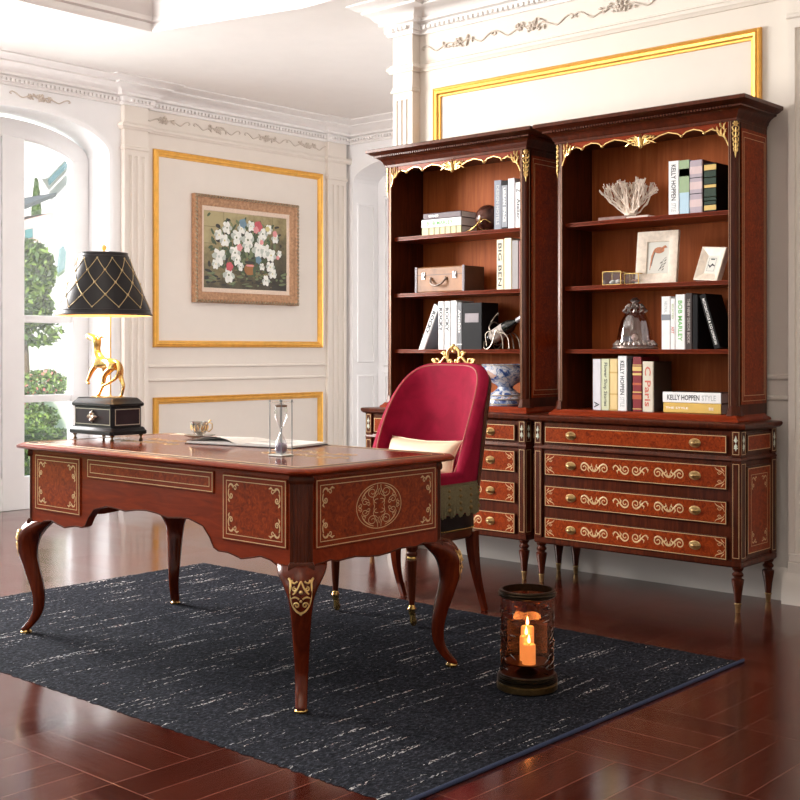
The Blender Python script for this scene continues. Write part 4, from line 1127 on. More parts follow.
cols = dict(white=(.80, .80, .74), shade=(.48, .52, .46), leaf=(.07, .10, .05), leaf2=(.16, .2, .10), pink=(.55, .10, .12), rose=(.72, .30, .30), blue=(.16, .26, .33), pot=(.33, .14, .045), yellow=(.62, .55, .25), line=(.2, .17, .08), dark=(.04, .035, .03))
keys = list(cols); pm = [PB]+[plain('paint_'+k_, cols[k_], .5, 0, .12, 25) for k_ in keys]
lay = [.0102]
def blob(kk, a, b_, ra, rb, rot=0.0, n=9, jag=.15):
    m.mat(keys.index(kk)+1); lay[0] += .00001
    pts = []
    for q in range(n):
        an = 2*PI*q/n; r1 = 1+random.uniform(-jag, jag); x, y = ra*r1*math.cos(an), rb*r1*math.sin(an)
        pts.append((a+x*math.cos(rot)-y*math.sin(rot), b_+x*math.sin(rot)+y*math.cos(rot)))
    m.face(m.verts([PF.p(x, y, lay[0]) for x, y in pts]))
def pq(cx, cy): # pixel of the picture crop to canvas coordinates
    u = (cx-98)/(632-98); top_ = 148+(200-148)*u; bot = 652+(672-652)*u
    return -.465+.93*u*(1.0), .32-.64*(cy-top_)/(bot-top_)
for x0, y0, x1, y1 in ((-.46, .19, -.1, .19), (-.46, .05, -.3, .05), (-.25, .32, -.25, .19), (.05, .22, .4, .22), (.3, .32, .3, .22)): m.mat(keys.index('line')+1); m.ribbon(Fr(PF.p(0, 0, .0101), PF.u, PF.v, PF.n), [(x0, y0), (x1, y1)], .005, .0001)
for q in range(420):
    a = random.gauss(0, .17); b_ = random.gauss(.02, .11)
    if abs(a) < .42 and abs(b_) < .29: blob(random.choice(('leaf', 'leaf', 'leaf2', 'dark')), a, b_, random.uniform(.012, .035), random.uniform(.008, .018), random.uniform(0, PI))
for q in range(60): blob(random.choice(('leaf2', 'dark', 'line')), random.uniform(-.44, .44), random.uniform(-.30, -.16), random.uniform(.01, .05), random.uniform(.004, .012), random.uniform(-.3, .3))
a, b_ = pq(385, 530); blob('pot', a, b_, .062, .055, 0, 14, .05); blob('dark', a, b_+.055, .06, .014, 0, 12, .05); blob('leaf', a+.05, b_-.01, .018, .04)
a, b_ = pq(385, 508); blob('rose', a, b_, .05, .008, 0)
fl = [(240, 262, 30), (190, 310, 28), (225, 345, 30), (300, 325, 36), (372, 340, 40), (190, 450, 40), (290, 425, 34), (300, 470, 28), (440, 405, 38), (490, 415, 34), (330, 268, 26), (392, 250, 26), (470, 300, 30), (510, 270, 24), (525, 440, 32), (365, 385, 28), (250, 570, 36), (520, 515, 28), (490, 605, 26), (535, 560, 26), (170, 500, 24), (325, 515, 20), (550, 330, 24), (455, 340, 24), (580, 430, 18), (465, 515, 18)]
for cx, cy, r_ in fl:
    a, b_ = pq(cx, cy); rr = r_/534*.93
    for q in range(6):
        an = q*PI/3+random.uniform(-.3, .3); blob('white' if q % 3 else 'shade', a+math.cos(an)*rr*.55, b_+math.sin(an)*rr*.55, rr*.55, rr*.42, an)
    blob('white', a, b_, rr*.45, rr*.4); blob(random.choice(('yellow', 'leaf2', 'shade')), a, b_, rr*.16, rr*.16)
for kk, cx, cy, r_ in (('blue', 340, 232, 26), ('pink', 440, 250, 30), ('rose', 425, 275, 20), ('pink', 255, 515, 26), ('rose', 318, 390, 20), ('rose', 550, 300, 18), ('blue', 440, 470, 22), ('yellow', 500, 268, 16), ('rose', 462, 355, 14), ('rose', 570, 455, 12)):
    a, b_ = pq(cx, cy); rr = r_/534*.93
    for q in range(5): an = q*1.26; blob(kk, a+math.cos(an)*rr*.4, b_+math.sin(an)*rr*.4, rr*.55, rr*.5, an)
m.build('canvas', pm, pa, 0)

# ------------------------------------------------------------------ books and ornaments on the shelves
BCOL = {}
def bc(name, c, r=.45, sp=.35):
    if name not in BCOL: BCOL[name] = plain('cover_'+name, c, r, 0, .06, 20, 0, 0, sp)
    return BCOL[name]
WHT, GRY, BLK, YEL = bc('white', (.78, .77, .77)), bc('grey', (.22, .23, .26)), bc('black', (.008, .007, .008), .5, .12), bc('ochre', (.62, .40, .09))
INKS = {}
def ink(name, c):
    if name not in INKS: INKS[name] = plain('ink_'+name, c, .5, 0, .02)
    return INKS[name]
IK, IG, IW, IGR, IRD, IGD = ink('black', (.02, .02, .025)), ink('grey', (.45, .47, .47)), ink('white', (.85, .83, .8)), ink('green', (.10, .42, .06)), ink('red', (.55, .12, .08)), ink('gold', (.62, .42, .12))
def book(label, x, z, w, h, d, cover, y=5.243, board=None, words=(), bands=(), group=None, lie=False, lean=0.0, pages=PAPER):
    """standing: x is the left side of the spine. words: (text, material, centre along spine 0..1 from top, length, cap height)"""
    rot = (0, -PI/2, 0) if lie else (0, lean, 0)
    t = thing('book', label, 'book', (x, y, z), 0, group, rot)
    m = MB(); c = .0025
    m.hull([V(xx, yy, zz) for zz in (0, h) for xx, yy in ((0, c+.002), (.003, .0), (w-.003, .0), (w, c+.002), (w, .008), (0, .008))])
    if board: m.mat(1)
    m.box(0, c, .006, d, 0, h, .0006); m.box(w-c, w, .006, d, 0, h, .0006)
    for i, (mt, z0, z1) in enumerate(bands):
        m.mat(2+i if board else 1+i); m.box(.0005, w-.0005, -.0005, .004, z0*h, z1*h)
    mats_ = [cover] + ([board] if board else []) + [b_[0] for b_ in bands]
    m.build('cover', mats_, t, 30)
    m = MB(); m.box(c, w-c, .004, d-.004, .003, h-.003); m.build('pages', pages, t, 0)
    for tx, mt, cpos, L, hh in words:
        f = Fr(V(w/2, -.0002, h*(1-cpos)), (0, 0, -1), (1, 0, 0), (0, -1, 0)); text(tx, f, L*h, hh*w, mt, t, bold=.05 if tx == 'ROCKY' else .018)
    return t
cR, cL = -3.057, -4.222
z1, z2, z3, z0 = 1.203, 1.527, 1.854, .8965
g_ = 'books standing in the bookcases'
# right bookcase, top shelf
LIL = bc('lilac', (.42, .35, .40)); 
book('white book with black spine capitals on the right bookcase top shelf', cR+.117, z3, .058, .262, .17, WHT, words=(('KELLY HOPPEN', IK, .40, .66, .42), ('STYLE', IG, .86, .16, .42)), group=g_)
book('pale green and blue book, second on the top shelf beside the coral', cR+.177, z3, .053, .260, .17, bc('pale_blue', (.42, .58, .70)), bands=((bc('sage', (.30, .40, .24)), .40, 1.0), (IK, .70, .84)), group=g_)
book('mauve book with pale blossoms on its dark banded spine', cR+.232, z3, .066, .254, .18, LIL, board=bc('plum', (.05, .025, .03)), bands=((BLK, .66, .675), (BLK, .36, .375), (bc('blossom', (.62, .48, .48)), .74, .88), (bc('blossom', (.62, .48, .48)), .45, .59), (bc('blossom', (.62, .48, .48)), .12, .26)), group=g_)
book('thick black book with gold and green spine labels, rightmost on its top shelf', cR+.308, z3, .062, .232, .185, BLK, bands=((IGD, .86, .97), (bc('bottle_green', (.008, .028, .012)), .58, .84), (IGD, .50, .56), (bc('bottle_green', (.008, .028, .012)), .16, .48), (IGD, .04, .14), (IGD, .70, .72), (IGD, .30, .32), (IGD, .22, .24)), group=g_)
# shelf with cloche
book('slim white book with a dark square, beside the glass bell', cR+.079, z1, .049, .258, .16, WHT, bands=((GRY, .55, .66),), words=(('NEUTRAL', IG, .2, .22, .3),), group=g_)
book('low thin white book with small green and red spine print', cR+.1285, z1, .026, .246, .16, WHT, words=(('SELECTED', ink('olive', (.4, .5, .25)), .25, .3, .4), ('ART', IRD, .62, .14, .6)), group=g_)
book('white book with large green spine capitals, among the white books beside the glass bell', cR+.155, z1, .053, .265, .16, WHT, words=(('BOB MARLEY', IGR, .48, .74, .42),), group=g_)
book('dark brown book with pale spine letters, upright behind the leaning black one', cR+.209, z1, .036, .270, .16, bc('umber', (.035, .018, .016)), words=(('THE NEW DECOR BOOK', ink('dim', (.42, .36, .33)), .5, .8, .4),), group=g_)
book('thick black book in the middle shelf of the right bookcase', cR+.246, z1, .030, .262, .17, BLK, group=g_)
book('black book with white spine letters leaning to the left', cR+.360, z1, .034, .268, .17, BLK, words=(('MOTORCYCLE & CO LONDON', IW, .5, .85, .4),), bands=(), lean=-.30, group=g_)
# bottom shelf
book('pale grey white book with small black drawing at the spine foot', cR-.315, z0, .050, .258, .16, bc('pale', (.62, .60, .64)), words=(('A', IK, .9, .12, .6),), group=g_)
book('pale green book with handwritten black spine title', cR-.264, z0, .049, .259, .16, bc('pale_green', (.58, .60, .40)), words=(('Flower Shop Stories', IK, .5, .85, .5),), group=g_)
book('mottled gold yellow book on the bottom shelf', cR-.214, z0, .046, .259, .16, bc('straw', (.70, .52, .24)), bands=((bc('tan', (.55, .36, .12)), .0, .03), (bc('tan', (.55, .36, .12)), .3, .33), (bc('tan', (.55, .36, .12)), .72, .75)), group=g_)
book('tall white book with grey capitals on the bottom shelf', cR-.167, z0, .053, .274, .16, WHT, words=(('KELLY HOPPEN', IK, .40, .62, .45), ('STYLE', IG, .84, .18, .45)), group=g_)
book('narrow black book shape filling the dark gap beside the red book', cR-.112, z0, .027, .262, .16, BLK, group=g_)  # black book shape put where there is only a shaded gap
book('deep red leather book with gold bands on the bottom shelf', cR-.082, z0, .051, .270, .17, bc('red', (.20, .010, .015)), bands=tuple((IGD if k not in (1, 2) else bc('orange', (.42, .09, .03)), a, b) for k, (a, b) in enumerate(((.035, .05), (.22, .30), (.48, .52), (.66, .70), (.74, .82), (.84, .855), (.34, .36)))), group=g_)
book('cream book with red script on its spine and dark boards', cR-.026, z0, .061, .247, .18, bc('cream', (.62, .56, .45)), board=bc('dark_brown', (.05, .03, .02)), words=(('C Paris', IRD, .5, .8, .55),), group=g_)
st = 'books lying in a stack'
book('ochre yellow book lying under the white book', cR+.394, z0, .048, .303, .17, YEL, y=5.243, board=bc('brown_board', (.05, .022, .018)), words=(('THE STYLE', IW, .24, .40, .2), ('BOOK', IW, .84, .08, .3)), lie=True)
book('white book with black capitals lying on the ochre book', cR+.394, z0+.0485, .052, .307, .165, WHT, y=5.243, board=bc('brown_board', (.05, .022, .018)), words=(('KELLY HOPPEN', IK, .36, .56, .5), ('STYLE', IG, .80, .24, .5)), lie=True)
# left bookcase
book('narrow yellow green book at the bottom of the small stack', cL-.011, z3, .042, .287, .15, bc('lime_yellow', (.55, .52, .25)), board=bc('slate', (.10, .09, .10)), bands=tuple((bc('olive_dark', (.2, .17, .06)), .10+.14*k, .14+.14*k) for k in range(6)), lie=True)
book('white book with green capitals lying in the middle of the small stack', cL-.011, z3+.0425, .048, .290, .15, WHT, board=bc('slate', (.10, .09, .10)), words=(('BOB MARLEY', IGR, .47, .66, .5),), lie=True)
book('dark purple grey book on top of the small stack', cL-.013, z3+.091, .034, .275, .15, bc('aubergine', (.10, .065, .075)), board=bc('slate', (.10, .09, .10)), words=(('BORNEO', IW, .28, .26, .4),), lie=True)
book('slate grey book with pale spine letters right of the dark ball', cL+.219, z3, .051, .268, .17, bc('slate_blue', (.20, .21, .26)), words=(('DESIGN HOTELS', IG, .5, .8, .4),), group=g_)
book('black book with a white stripe between grey and white books', cL+.270, z3, .040, .263, .17, BLK, bands=((GRY, .04, .9),), words=(('URBAN SPACE', IW, .5, .7, .4),), group=g_)
book('tall white book with faint letters, top shelf of the left bookcase', cL+.312, z3, .047, .270, .17, bc('off_white', (.68, .65, .67)), words=(('INTERIORS', IG, .5, .7, .3),), group=g_)
book('shorter white book with dark letters, rightmost on the top left shelf', cL+.362, z3, .044, .245, .17, WHT, words=(('Atelier', IK, .58, .45, .5), ('Z', IK, .18, .08, .6)), group=g_)
book('cream book with tall black capitals right of the suitcase', cL+.236, z2, .049, .272, .17, bc('ivory', (.74, .66, .46)), words=(('BIG BEN', IK, .5, .86, .5),), group=g_)
book('ivory yellow book without letters right of the suitcase', cL+.287, z2, .051, .277, .17, bc('ivory_plain', (.78, .70, .52)), group=g_)
book('grey book between the ivory book and the pink book', cL+.340, z2, .044, .262, .17, bc('warm_grey', (.30, .27, .27)), group=g_)
book('thin dusty pink book at the end of its shelf', cL+.387, z2, .024, .258, .17, bc('dusty_pink', (.45, .17, .17)), group=g_)
for k, (x, lean, lab) in enumerate(((-.327, .43, 'white book with black capitals leaning to the right'), (-.178, 0, 'white book with black capitals, touched by the leaning one'), (-.132, 0, 'white book with black capitals beside a plain white book'))):
    book(lab, cL+x, z1+(.0 if not lean else .001), .041, .272 if not lean else .285, .15, WHT, board=GRY if lean else None, words=(('ROCKY', IK, .38, .50, .62),), lean=lean, group=g_)
book('plain white book between the lettered white books and the grey one', cL-.087, z1, .046, .274, .15, WHT, words=(('o', IG, .9, .05, .3),), group=g_)
book('dark grey book with pale script spine title', cL-.040, z1, .035, .262, .15, bc('dark_grey', (.13, .13, .14)), words=(('Artefakt', IW, .40, .5, .5),), bands=((IW, .10, .12),), group=g_)
bb = book('thick black box file with a grey label, left of the wine bottle', cL-.004, z1, .140, .258, .15, BLK, board=BLK, group=None)
bb['category'] = 'book'; m = MB(); m.box(.022, .118, -.0015, .001, .150, .200); m.build('spine_label', plain('grey_label', (.17, .13, .14), .4), bb)

# coral on its slab
MARB = plain('stone_slab', (.20, .09, .065), .4, 0, .3, 40)
sl = thing('coral_stand', 'flat stone slab under the white coral', 'stand', (cR-.145, 5.335, z3)); m = MB()
m.box(-.145, .02, -.08, .08, 0, .020, .002); m.mat(1); m.box(.02, .145, -.08, .08, 0, .014, .002); m.build('slab', [MARB, plain('pale_stone', (.60, .48, .42), .5)], sl)
co_ = thing('coral', 'branching white coral on a stone slab, right bookcase top shelf', 'coral', (cR-.150, 5.335, z3+.020)); m = MB()
CORAL = plain('coral_white', (.78, .66, .56), .7, 0, .12, 80, .4)
m.ball((0, 0, .012), .05, 14, 8, sz=.4)
def branch(p, d, L, r_, lev):
    q = p+d*L; mid = p+d*L*.5+V(random.uniform(-1, 1), random.uniform(-1, 1), random.uniform(-1, 1))*L*.12
    m.tube([p, mid, q], [r_, r_*.85, r_*.75], 5)
    if lev == 0: m.ball(q, r_*1.25, 6, 4); return
    for k in range(2 if lev > 1 else 3):
        dd = (d+V(random.uniform(-.65, .65), random.uniform(-.5, .5), random.uniform(-.1, .55))).normalized(); branch(q, dd, L*random.uniform(.7, .9), r_*.78, lev-1)
for k in range(30):
    a = -1.05+2.1*k/29+random.uniform(-.06, .06); branch(V(.035*math.sin(a), random.uniform(-.02, .02), .015), V(math.sin(a)*.85, random.uniform(-.35, .35), math.cos(a)).normalized(), .074+.026*abs(math.sin(a)), .0080, 3)
sc_ = .205/max(v_.co.z for v_ in m.bm.verts); wx = .165/max(abs(v_.co.x) for v_ in m.bm.verts)
for v_ in m.bm.verts: v_.co.z *= sc_; v_.co.x *= wx; v_.co.y *= .6
for v_ in m.bm.verts:
    v_.co.z = max(v_.co.z, 0)
    v_.co.x *= 1
m.build('coral_branches', CORAL, co_, 60)
# picture frames
IVO = plain('ivory_frame', (.74, .63, .52), .4, 0, .12, 45, .15); PAP2 = plain('print_paper', (.62, .60, .54), .6, 0, .05, 10)
pf = thing('picture_frame', 'ivory photo frame with a print of a parrot', 'picture frame', (cR+.018, 5.31, z2+.001), 0, None, (math.radians(-7), 0, math.radians(4)))
F2 = Fr((0, 0, 0), (1, 0, 0), (0, 0, 1), (0, -1, 0))
m = MB(); m.sweep(F2, rectp(-.110, .110, 0, .262), [(0, 0), (0, .022), (.008, .024), (.05, .010), (.052, .006), (.052, 0)], True); m.build('frame', IVO, pf)
m = MB(); m.box(-.060, .060, .05, .212, .001, .005, 0, F2); m.mat(1)
pz = Fr(F2.p(0, 0, .0052), F2.u, F2.v, F2.n)
m.loft([(.028*math.cos(a*PI/8)*1.0+.004, .168+.016*math.sin(a*PI/8)) for a in range(16)], [(0, 0), (0, .0004)], pz)
m.ribbon(pz, [(-.02, .168), (-.032, .14), (-.038, .10), (-.042, .07)], [.012, .010, .007, .003], .0004); m.ribbon(pz, [(.02, .175), (.036, .186), (.046, .18)], [.014, .014, .003], .0004)
m.mat(2); m.ribbon(pz, [(-.018, .16), (-.028, .13), (-.034, .09)], [.006, .005, .002], .0006); m.ribbon(pz, [(.02, .09), (.03, .12), (.045, .132)], .0016, .0006); m.ribbon(pz, [(.005, .065), (.02, .09), (.034, .10)], .002, .0006)
for a, b_ in ((.03, .085), (.018, .105), (.04, .115), (.028, .07), (.038, .10), (.015, .078)): m.ribbon(pz, [(a-.006, b_-.005), (a, b_), (a+.006, b_+.006)], [.001, .006, .001], .0006)
m.build('print', [PAP2, plain('parrot_orange', (.45, .16, .07), .6, 0, .4, 60), plain('print_ink', (.10, .09, .08), .6)], pf)
m = MB(); m.box(-.1, .1, .02, .24, -.004, .0005, 0, F2); m.build('backing', MAH, pf)
sf = thing('picture_frame', 'small square-edged ivory frame tilted back, right of the parrot print', 'picture frame', (cR+.300, 5.29, z2+.001), 0, None, (math.radians(-18), math.radians(5), math.radians(-12)))
m = MB(); m.sweep(F2, rectp(-.072, .072, 0, .170), [(0, -.012), (0, .018), (.004, .020), (.042, .002), (.042, -.012)], True); m.build('frame', IVO, sf)
m = MB(); m.box(-.033, .033, .040, .130, -.002, .003, 0, F2); m.mat(1); pz = Fr(F2.p(0, 0, .0031), F2.u, F2.v, F2.n)
m.rect(pz, -.022, .022, .052, .118, .0012, .0004); m.ribbon(pz, [(-.022, .085), (-.006, .074), (.004, .086), (.022, .078)], [.003, .012, .012, .003], .0005); m.ribbon(pz, [(-.012, .112), (.012, .112)], .006, .0004); m.build('print', [PAP2, IK], sf)
# glass boxes
for (x, y, w_, h_, d_, lab) in ((cR-.200, 5.285, .105, .068, .09, 'brass edged glass box with white shells'), (cR-.098, 5.30, .08, .055, .08, 'low brass edged glass box between the shell box and the parrot print')):
    gb = thing('glass_box', lab, 'box', (x, y, z2)); m = MB()
    for a in (-w_/2, w_/2):
        for b_ in (-d_/2, d_/2): m.box(a-.002, a+.002, b_-.002, b_+.002, 0, h_)
    for z_ in (0.002, h_):
        for a in (-w_/2, w_/2): m.box(a-.002, a+.002, -d_/2, d_/2, z_-.002, z_+.002)
        for b_ in (-d_/2, d_/2): m.box(-w_/2, w_/2, b_-.002, b_+.002, z_-.002, z_+.002)
    m.build('brass_edges', BRASS, gb, 0)
    m = MB(); m.box(-w_/2+.001, w_/2-.001, -d_/2+.001, d_/2-.001, .002, h_-.002); m.build('glass_panes', CLEAR, gb, 0)
    m = MB()
    for k in range(9): m.ball((random.uniform(-.3, .3)*w_, random.uniform(-.3, .3)*d_, .014+random.uniform(0, .008)), random.uniform(.009, .013), 8, 5, sx=1.3, sz=.7)
    m.build('shells', plain('shell_white' if w_ > .1 else 'shell_brown', (.75, .70, .66) if w_ > .1 else (.35, .18, .12), .5), gb, 60)
# bell jar
cl = thing('glass_bell_jar', 'glass bell with silver foliage top and ornate silver foot', 'bell jar', (cR-.122, 5.335, z1))
SILV = plain('antique_silver', (.42, .36, .33), .3, .9, .35, 120)
m = MB(); m.lathe([(0, 0), (.110, 0), (.118, .005), (.108, .014), (.112, .020), (.098, .030), (.094, .040), (.0, .040)], (0, 0, 0), 48, sy=.85, ripple=(.035, 12)); m.build('foot', SILV, cl, 60)
m = MB()
for k in range(26):
    a = 2*PI*k/26; m.tube([V(.095*math.cos(a), .081*math.sin(a), .012), V(.108*math.cos(a+.1), .092*math.sin(a+.1), .024), V(.092*math.cos(a+.05), .078*math.sin(a+.05), .046)], [.004, .009, .002], 6)
m.build('foot_leaves', SILV, cl, 60)
m = MB(); m.lathe([(.088, .036), (.086, .06), (.080, .10), (.070, .14), (.052, .175), (.030, .20), (.012, .212)], (0, 0, 0), 40, caps=False, ripple=(.03, 10)); m.build('glass', glass('bell_glass', (.95, .82, .80), .75, .35), cl, 60)
m = MB(); m.ball((0, 0, .222), .017, 10, 8, sz=1.2)
for k in range(30):
    a = 2*PI*k/10+(k//10)*.3; lv = k//10; z_ = (.185, .205, .235)[lv]; r_ = (.052, .036, .012)[lv]
    m.tube([V(r_*math.cos(a), r_*math.sin(a), z_), V((r_+.006)*math.cos(a+.25), (r_+.006)*math.sin(a+.25), z_+.010), V((r_-.004)*math.cos(a+.4), (r_-.004)*math.sin(a+.4), z_+.026)], [.003, .009, .002], 6)
m.build('foliage_finial', SILV, cl, 60)
m = MB(); m.ball((.01, -.02, .060), .018, 14, 10); m.build('pearl', plain('pearl', (.8, .72, .70), .15), cl, 80)
# ball ornament
bo = thing('ball_ornament', 'polished dark wooden ball in a curved brass cradle', 'ornament', (cL+.128, 5.31, z3)); m = MB()
m.ball((0, 0, .078), .072, 32, 20); m.build('ball', wood('polished_ball', [(.3, (.03, .010, .008)), (.6, (.09, .03, .02)), (.8, (.16, .06, .04))], (1, 1, 1), 12, .15, .5), bo, 80)
m = MB(); m.lathe([(0, 0), (.03, 0), (.028, .006), (.016, .010), (0, .011)], (0, 0, 0), 20); m.tube(crv([V(-.105, -.06, .006), V(-.06, -.075, .012), V(-.01, -.075, .045), V(.0, -.068, .085)], 6), lerp_list([.003, .005, .005, .002], 19), 8)
m.tube(crv([V(0, -.072, .05), V(.03, -.07, .062), V(.055, -.05, .045)], 5), .003, 6); m.tube([V(-.02, -.06, .02), V(-.01, -.03, .006), V(0, 0, .006)], .004, 6); m.build('cradle', BRASS, bo, 60)
# suitcase
su = thing('suitcase', 'small vintage tan suitcase with dark side on the left bookcase', 'suitcase', (cL-.175, 5.335, z2+.001))
TAN = plain('tan_leather', (.27, .115, .038), .5, 0, .35, 9, .05); DLE = plain('dark_leather', (.055, .022, .013), .45, 0, .3, 12, .1)
m = MB(); m.box(-.170, .183, -.09, .09, 0, .145, .006); m.build('case_body', TAN, su)
for xa, xb in ((.1835, .187), (-.174, -.1705)): m = MB(); m.box(xa, xb, -.088, .09, .001, .144, .001); m.build('case_side', DLE, su)
m = MB()
for x0, x1 in ((-.176, -.160), (.172, .189)):
    m.box(x0, x1, -.0935, -.088, -.0, .147, .001)
    for k in range(9): m.ball(((x0+x1)/2, -.0945, .012+k*.0155), .003, 6, 4)
m.build('edge_strip', plain('studded_strip', (.10, .085, .09), .4, .5, .4, 200), su)
m = MB(); m.box(-.168, .181, -.0912, -.0895, .098, .101); m.build('lid_seam', DLE, su)
for x in (-.112, .118):
    m = MB(); m.box(x-.014, x+.014, -.095, -.089, .075, .115, .002); m.box(x-.009, x+.009, -.100, -.094, .082, .100, .002); m.lathe([(0, 0), (.006, 0), (.006, .012), (0, .012)], (x, -.094, .103), 10); m.build('latch', plain('nickel', (.42, .38, .38), .4, .8), su)
m = MB(); m.tube(crv([V(-.055, -.094, .078), V(-.040, -.112, .050), V(0, -.118, .036), V(.040, -.112, .050), V(.055, -.094, .078)], 6), .006, 8); m.ball((-.055, -.094, .078), .009, 8, 6); m.ball((.055, -.094, .078), .009, 8, 6); m.build('handle', plain('worn_handle', (.28, .21, .17), .4, .3), su, 60)
# wine bottle and its holder
wb = thing('wine_bottle', 'dark wine bottle with a worn label lying tilted in a wire holder', 'bottle', (cL+.128, 5.30, z1+.045), 0, None, (0, math.radians(61), math.radians(2)))
m = MB(); m.lathe([(0, 0), (.030, 0), (.036, .004), (.0365, .01), (.0365, .165), (.034, .18), (.020, .205), (.0145, .222), (.0135, .285), (.0155, .288), (.0155, .296), (.0, .296)], (0, 0, 0), 32); m.build('glass_body', plain('bottle_glass', (.012, .012, .010), .08, 0, .1, 10, 0, 0, .8), wb, 50)
m = MB(); m.lathe([(.0368, .045), (.0372, .046), (.0372, .140), (.0368, .141)], (0, 0, 0), 32, caps=False); m.build('label', plain('old_label', (.46, .40, .36), .7, 0, .5, 30), wb, 60)
m = MB(); m.lathe([(.0152, .228), (.0145, .230), (.0145, .286), (.0165, .288), (.0165, .298), (0, .298)], (0, 0, 0), 24); m.build('foil', plain('grey_foil', (.42, .40, .42), .35, .5), wb, 50)
wh = thing('bottle_holder', 'curled pale wire holder carrying the tilted wine bottle', 'bottle holder', (cL+.213, 5.30, z1))
m = MB()
for yy in (-.046, .046):
    m.tube(crv([V(-.075, yy*.8, .045), V(-.070, yy, .010), V(-.045, yy, .004), V(-.015, yy, .035), V(.01, yy, .10), V(.03, yy, .095), V(.055, yy, .06), V(.062, yy*1.1, .004)], 6), .0035, 6)
    m.tube(crv([V(.03, yy, .095), V(.07, yy, .085), V(.095, yy, .055), V(.105, yy*1.1, .004)], 6), .003, 6)
    m.tube(crv([V(-.05, yy, .02), V(-.06, yy, .08), V(-.03, yy, .10), V(0, yy, .07)], 6), .003, 6)
m.tube(crv([V(.0, -.046, .07), V(-.03, -.052, .12), V(-.035, 0, .150), V(-.02, .05, .12), V(.01, .046, .07)], 6), .0035, 6)
m.tube(crv([V(-.035, -.03, .148), V(-.02, -.02, .175), V(0, -.01, .20), V(-.01, 0, .185)], 5), lerp_list([.003, .002], 16), 6)
m.tube([V(-.015, -.046, .035), V(-.015, 0, .022), V(-.015, .046, .035)], .003, 6); m.build('wire', plain('pale_bronze_wire', (.36, .30, .24), .35, .6), wh, 60)
# porcelain urn
ur = thing('porcelain_urn', 'blue and white footed porcelain bowl behind the red chair', 'urn', (cL+.232, 5.33, z0))
m_, t, b, o = nt('blue_white_porcelain'); vec = coords(t); f = noise(t, vec, 26, 5, .65, 1.2); f2 = noise(t, vec, 12, 3, .6, .5)
c = ramp(t, f, [(.42, (.62, .60, .60)), (.52, (.22, .28, .42)), (.60, (.03, .06, .20))])
t.links.new(mixc(t, math_(t, 'GREATER_THAN', f2, .62), c, (.45, .28, .22)), b.inputs['Base Color']); setb(b, .15, 0, .3)
m = MB(); m.lathe([(0, 0), (.118, 0), (.120, .006), (.120, .036), (.112, .044), (.100, .052), (.098, .060), (.075, .072), (.050, .090), (.044, .100), (.058, .112), (.105, .138), (.128, .165), (.136, .195), (.136, .212), (.141, .216), (.141, .226), (.130, .226), (.126, .205), (.118, .170), (.06, .125), (0, .118)], (0, 0, 0), 48, sy=.8); m.build('bowl', m_, ur, 50)
m = MB()
for r_, z_ in ((.1405, .221), (.122, .008), (.122, .034), (.101, .056)): m.tube([(r_*math.cos(2*PI*k/48), .8*r_*math.sin(2*PI*k/48), z_) for k in range(48)], .0028, 6, closed=True)
m.build('gilt_bands', plain('dull_bronze', (.30, .24, .17), .35, .7), ur, 60)

# ------------------------------------------------------------------ garden beyond the arched door
m = MB(); m.box(-60, -8.3, -30, 50, -.3, -.14); struct('ground', m, plain('lawn', (.16, .32, .05), .9, 0, .25, 3), 'sunlit lawn outside').name = 'ground'
m = MB(); m.box(-9.8, -8.3, -4, 12, -.14, -.04); struct('terrace', m, plain('pale_terrace', (.80, .76, .72), .7, 0, .04, 2), 'pale stone terrace added outside the door to bounce sunlight')  # unseen pale slab added so the floor reflects something bright outdoors
m = MB(); m.box(-12.4, -11.7, 4, 14, -.14, -.11); struct('garden_path', m, plain('pale_gravel', (.72, .66, .6), .9, 0, .1, 20), 'pale gravel garden path')
LEAF = [plain('leaf_'+n, c, .5, 0, .35, 2.5) for n, c in (('dark', (.025, .06, .010)), ('mid', (.07, .14, .02)), ('light', (.18, .27, .05)))]
PETAL = plain('rose_petal', (.75, .22, .22), .6, 0, .2, 10); BARK = plain('bark', (.12, .08, .05), .9, 0, .3, 20, .3)
def leaves(m, c, rad, n, size, shell=.55, mats=3, petals=0):
    c = Vector(c)
    for k in range(n):
        while True:
            p = V(random.uniform(-1, 1), random.uniform(-1, 1), random.uniform(-1, 1))
            if shell < p.length < 1: break
        q = c+V(p.x*rad[0], p.y*rad[1], p.z*rad[2])
        if q.z < 0: continue
        u = V(random.gauss(0, 1), random.gauss(0, 1), random.gauss(0, 1)).normalized(); w = u.orthogonal().normalized(); s_ = size*random.uniform(.6, 1.3)
        m.mat(3 if k < petals else random.randrange(mats)); m.face(m.verts([q-u*s_, q+w*s_*.45, q+u*s_, q-w*s_*.45]))
def plant(name, label, cat, loc, blobs, trunk=None, petals=0, size=.05, group=None):
    t = thing(name, label, cat, loc, 0, group); m = MB()
    for c, rad, n in blobs: leaves(m, c, rad, n, size, .5, 3, petals)
    m.build('foliage', LEAF+[PETAL], t, 0)
    if trunk:
        m = MB()
        for a, b_, r_ in trunk: m.tube([a, (Vector(a)+Vector(b_))/2+V(.02, .02, 0), b_], [r_, r_*.85, r_*.6], 8)
        m.build('trunk', BARK, t)
plant('broadleaf_tree', 'leafy green tree standing outside the arched door', 'tree', (-15.6, 9.35, -.14), [((0, 0, 2.45), (.5, .40, .50), 2400), ((0, -.05, 1.95), (.5, .42, .35), 1600), ((0, .15, 1.60), (.4, .40, .22), 500)], [((0, 0, 0), (0, -.05, 2.2), .07)], size=.055)
